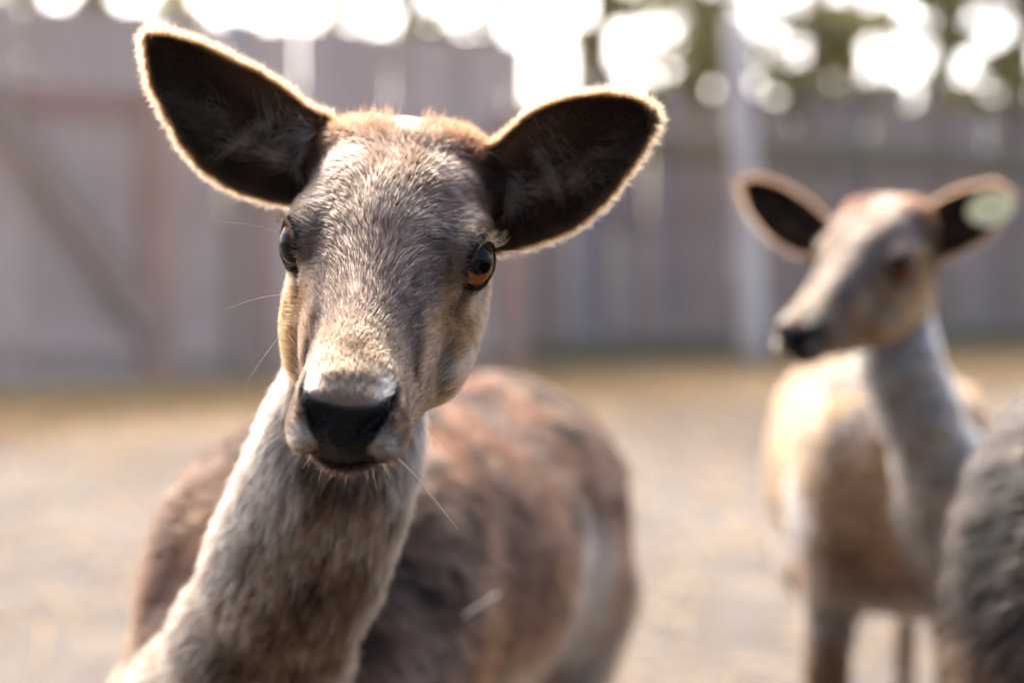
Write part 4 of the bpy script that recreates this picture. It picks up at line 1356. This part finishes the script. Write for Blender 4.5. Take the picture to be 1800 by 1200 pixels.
def crown_tufts(dr, n, seed):
    """longer reddish hair standing between the ears"""
    g = np.random.default_rng(seed)
    q = (dr['V'] - dr['hp']) @ dr['B'].T * 100
    A = np.abs(q[:, 0])
    m = np.where((q[:, 1] < -5.6) & (q[:, 1] > -10) & (q[:, 2] > 1.5) & (A > .9) & (A < 5.2))[0]
    k = g.choice(m, n); s = np.sign(q[k, 0])[:, None]; B = dr['B']
    r = dr['V'][k] + g.normal(0, .001, (n, 3))
    t = vnoise(r, .012, 3)[:, None]
    d = nrm(B[2][None] * (.5 + .5 * t) - B[1][None] * .75 + B[0][None] * s * (.9 * t - .25) + g.normal(0, .16, (n, 3)))
    ln = g.uniform(.005, .013, n)[:, None]
    L3 = np.stack([r, r + d * ln * .5, r + d * ln - B[1][None] * ln * .25], 1) - dr['off']
    strands('crown_tuft', L3, np.full(n, .00034), np.clip((C['crown'][None] * .5 + C['fore_dark'][None] * .5) * g.uniform(.1, .4, (n, 1)), 0, .8), dr['root'])


crown_tufts(deer1, 1100, 12)


def ear_tuft(dr, p0, p1, n, spread, ln, seed):
    """a comb of tan hair along the fold inside the ear"""
    g = np.random.default_rng(seed)
    EV = dr['EV']; pr = project(EV); L3 = []; W = []; K = []
    for i in range(n):
        u = g.random()**1.2
        q = np.array(p0) + (np.array(p1) - np.array(p0)) * u + g.normal(0, spread, 2)
        k = np.argsort(np.hypot(pr[:, 0] - q[0], pr[:, 1] - q[1]))[:4]
        y = EV[k, 1].min()
        r = at(q[0], q[1], y - .001)
        e_ = at(*(q + (np.array(p1) - np.array(p0)) / np.linalg.norm(np.array(p1) - np.array(p0)) * ln * g.uniform(.5, 1.2) + g.normal(0, ln * .18, 2)), y - g.uniform(.004, .011))
        m_ = (r + e_) / 2 + np.array([0, -.002, .0006])
        L3.append([r - dr['off'], m_ - dr['off'], e_ - dr['off']]); W.append(.00028); K.append(C['tan'] * g.uniform(.25, .8))
    strands('ear_tuft', L3, W, np.clip(K, 0, .8), dr['root'])


ear_tuft(deer1, (482, 205), (385, 272), 260, 7, 34, 5)
ear_tuft(deer1, (470, 180), (490, 260), 160, 16, 40, 6)
ear_tuft(deer1, (365, 165), (400, 215), 60, 9, 30, 7)
ear_tuft(deer1, (938, 255), (978, 335), 260, 6, 34, 8)
ear_tuft(deer1, (950, 235), (1010, 300), 160, 18, 40, 9)
ear_tuft(deer1, (1005, 290), (1030, 330), 90, 14, 36, 10)

# ------------------------------------------------------------------ straw and stems on and by the deer
def bent_stem(name, pts, r, mat, label, cat, group=None):
    pts = [np.asarray(p, float) for p in pts]
    P = np.array(pts); u = np.linspace(0, 1, len(P)); uu = np.linspace(0, 1, 14)
    Q = np.stack([spline(u, P[:, k])(uu) for k in range(3)], 1)
    g = Geo(); g.tube([q - Q[0] for q in Q], list(np.linspace(r, r * .55, 14)), 6)
    o = g.build(name, mat, None, True); o.location = tuple(Q[0])
    return tag(o, label, cat, group)


def on_body(px, py, lift):
    pr = project(deer1['V']); m = np.where(np.hypot(pr[:, 0] - px, pr[:, 1] - py) < 9)[0]
    if len(m) == 0: return at(px, py, 1.8)
    d = deer1['V'][m, 1].min()
    return at(px, py, d - lift)


M_STEM = flat_mat('dry_stem', srgb('b9a88c'), .5, srgb('d9ccb4'), 30.)
M_GREENSTEM = flat_mat('greenish_stem', srgb('a59a55'), .5, srgb('c9bd7a'), 30.)
bent_stem('grass_stem', [at(655, 788, .925), at(690, 799, .915), at(730, 835, .92), at(772, 888, .94), at(806, 930, .96)], .00042, M_STEM,
          'thin pale grass stem trailing from the mouth of the staring doe', 'grass stem')
bent_stem('straw', [on_body(985, 1000, .03), on_body(1002, 1045, .04), on_body(1030, 1110, .03)], .0018, M_GREENSTEM, 'yellow green straw clinging to the flank of the staring doe', 'straw')
bent_stem('straw', [on_body(875, 1045, .03), on_body(845, 1062, .035), on_body(815, 1082, .03)], .0016, M_STEM, 'short pale straw stuck on the brown flank of the staring doe', 'straw')

bent_stem('straw', [at(1166, 1062, 4.75), at(1190, 1022, 4.85), at(1216, 982, 5.0)], .004, M_GREENSTEM, 'long pale straw slanting up from the bare ground', 'straw')

# ear tag of the second deer, clipped through the ear tip
tp = at(1742, 366, 2.055)
g = Geo()
nA = 14
ring = [(.026 * math.cos(t) * (1 + .12 * math.cos(2 * t)), .021 * math.sin(t)) for t in np.linspace(0, 2 * math.pi, nA, endpoint=False)]
V_ = [(x, -.002, z) for x, z in ring] + [(x, .002, z) for x, z in ring]
g.add(V_, [tuple(range(nA)), tuple(range(nA, 2 * nA))[::-1]] + [(i, i + nA, (i + 1) % nA + nA, (i + 1) % nA) for i in range(nA)])
tg = g.build('ear_tag', flat_mat('cream_plastic', srgb('e2d08c'), .5, srgb('f2e6b4'), 40.), deer2['root'])
tg.location = tuple(tp - deer2['off']); tg.rotation_euler = (0, -.25, math.radians(-18))
g = Geo(); g.tube([(0, -.005, 0), (0, .012, 0)], [.006, .006], 10)
g.build('stud', flat_mat('cream_stud', srgb('c9bf95'), .4), tg)
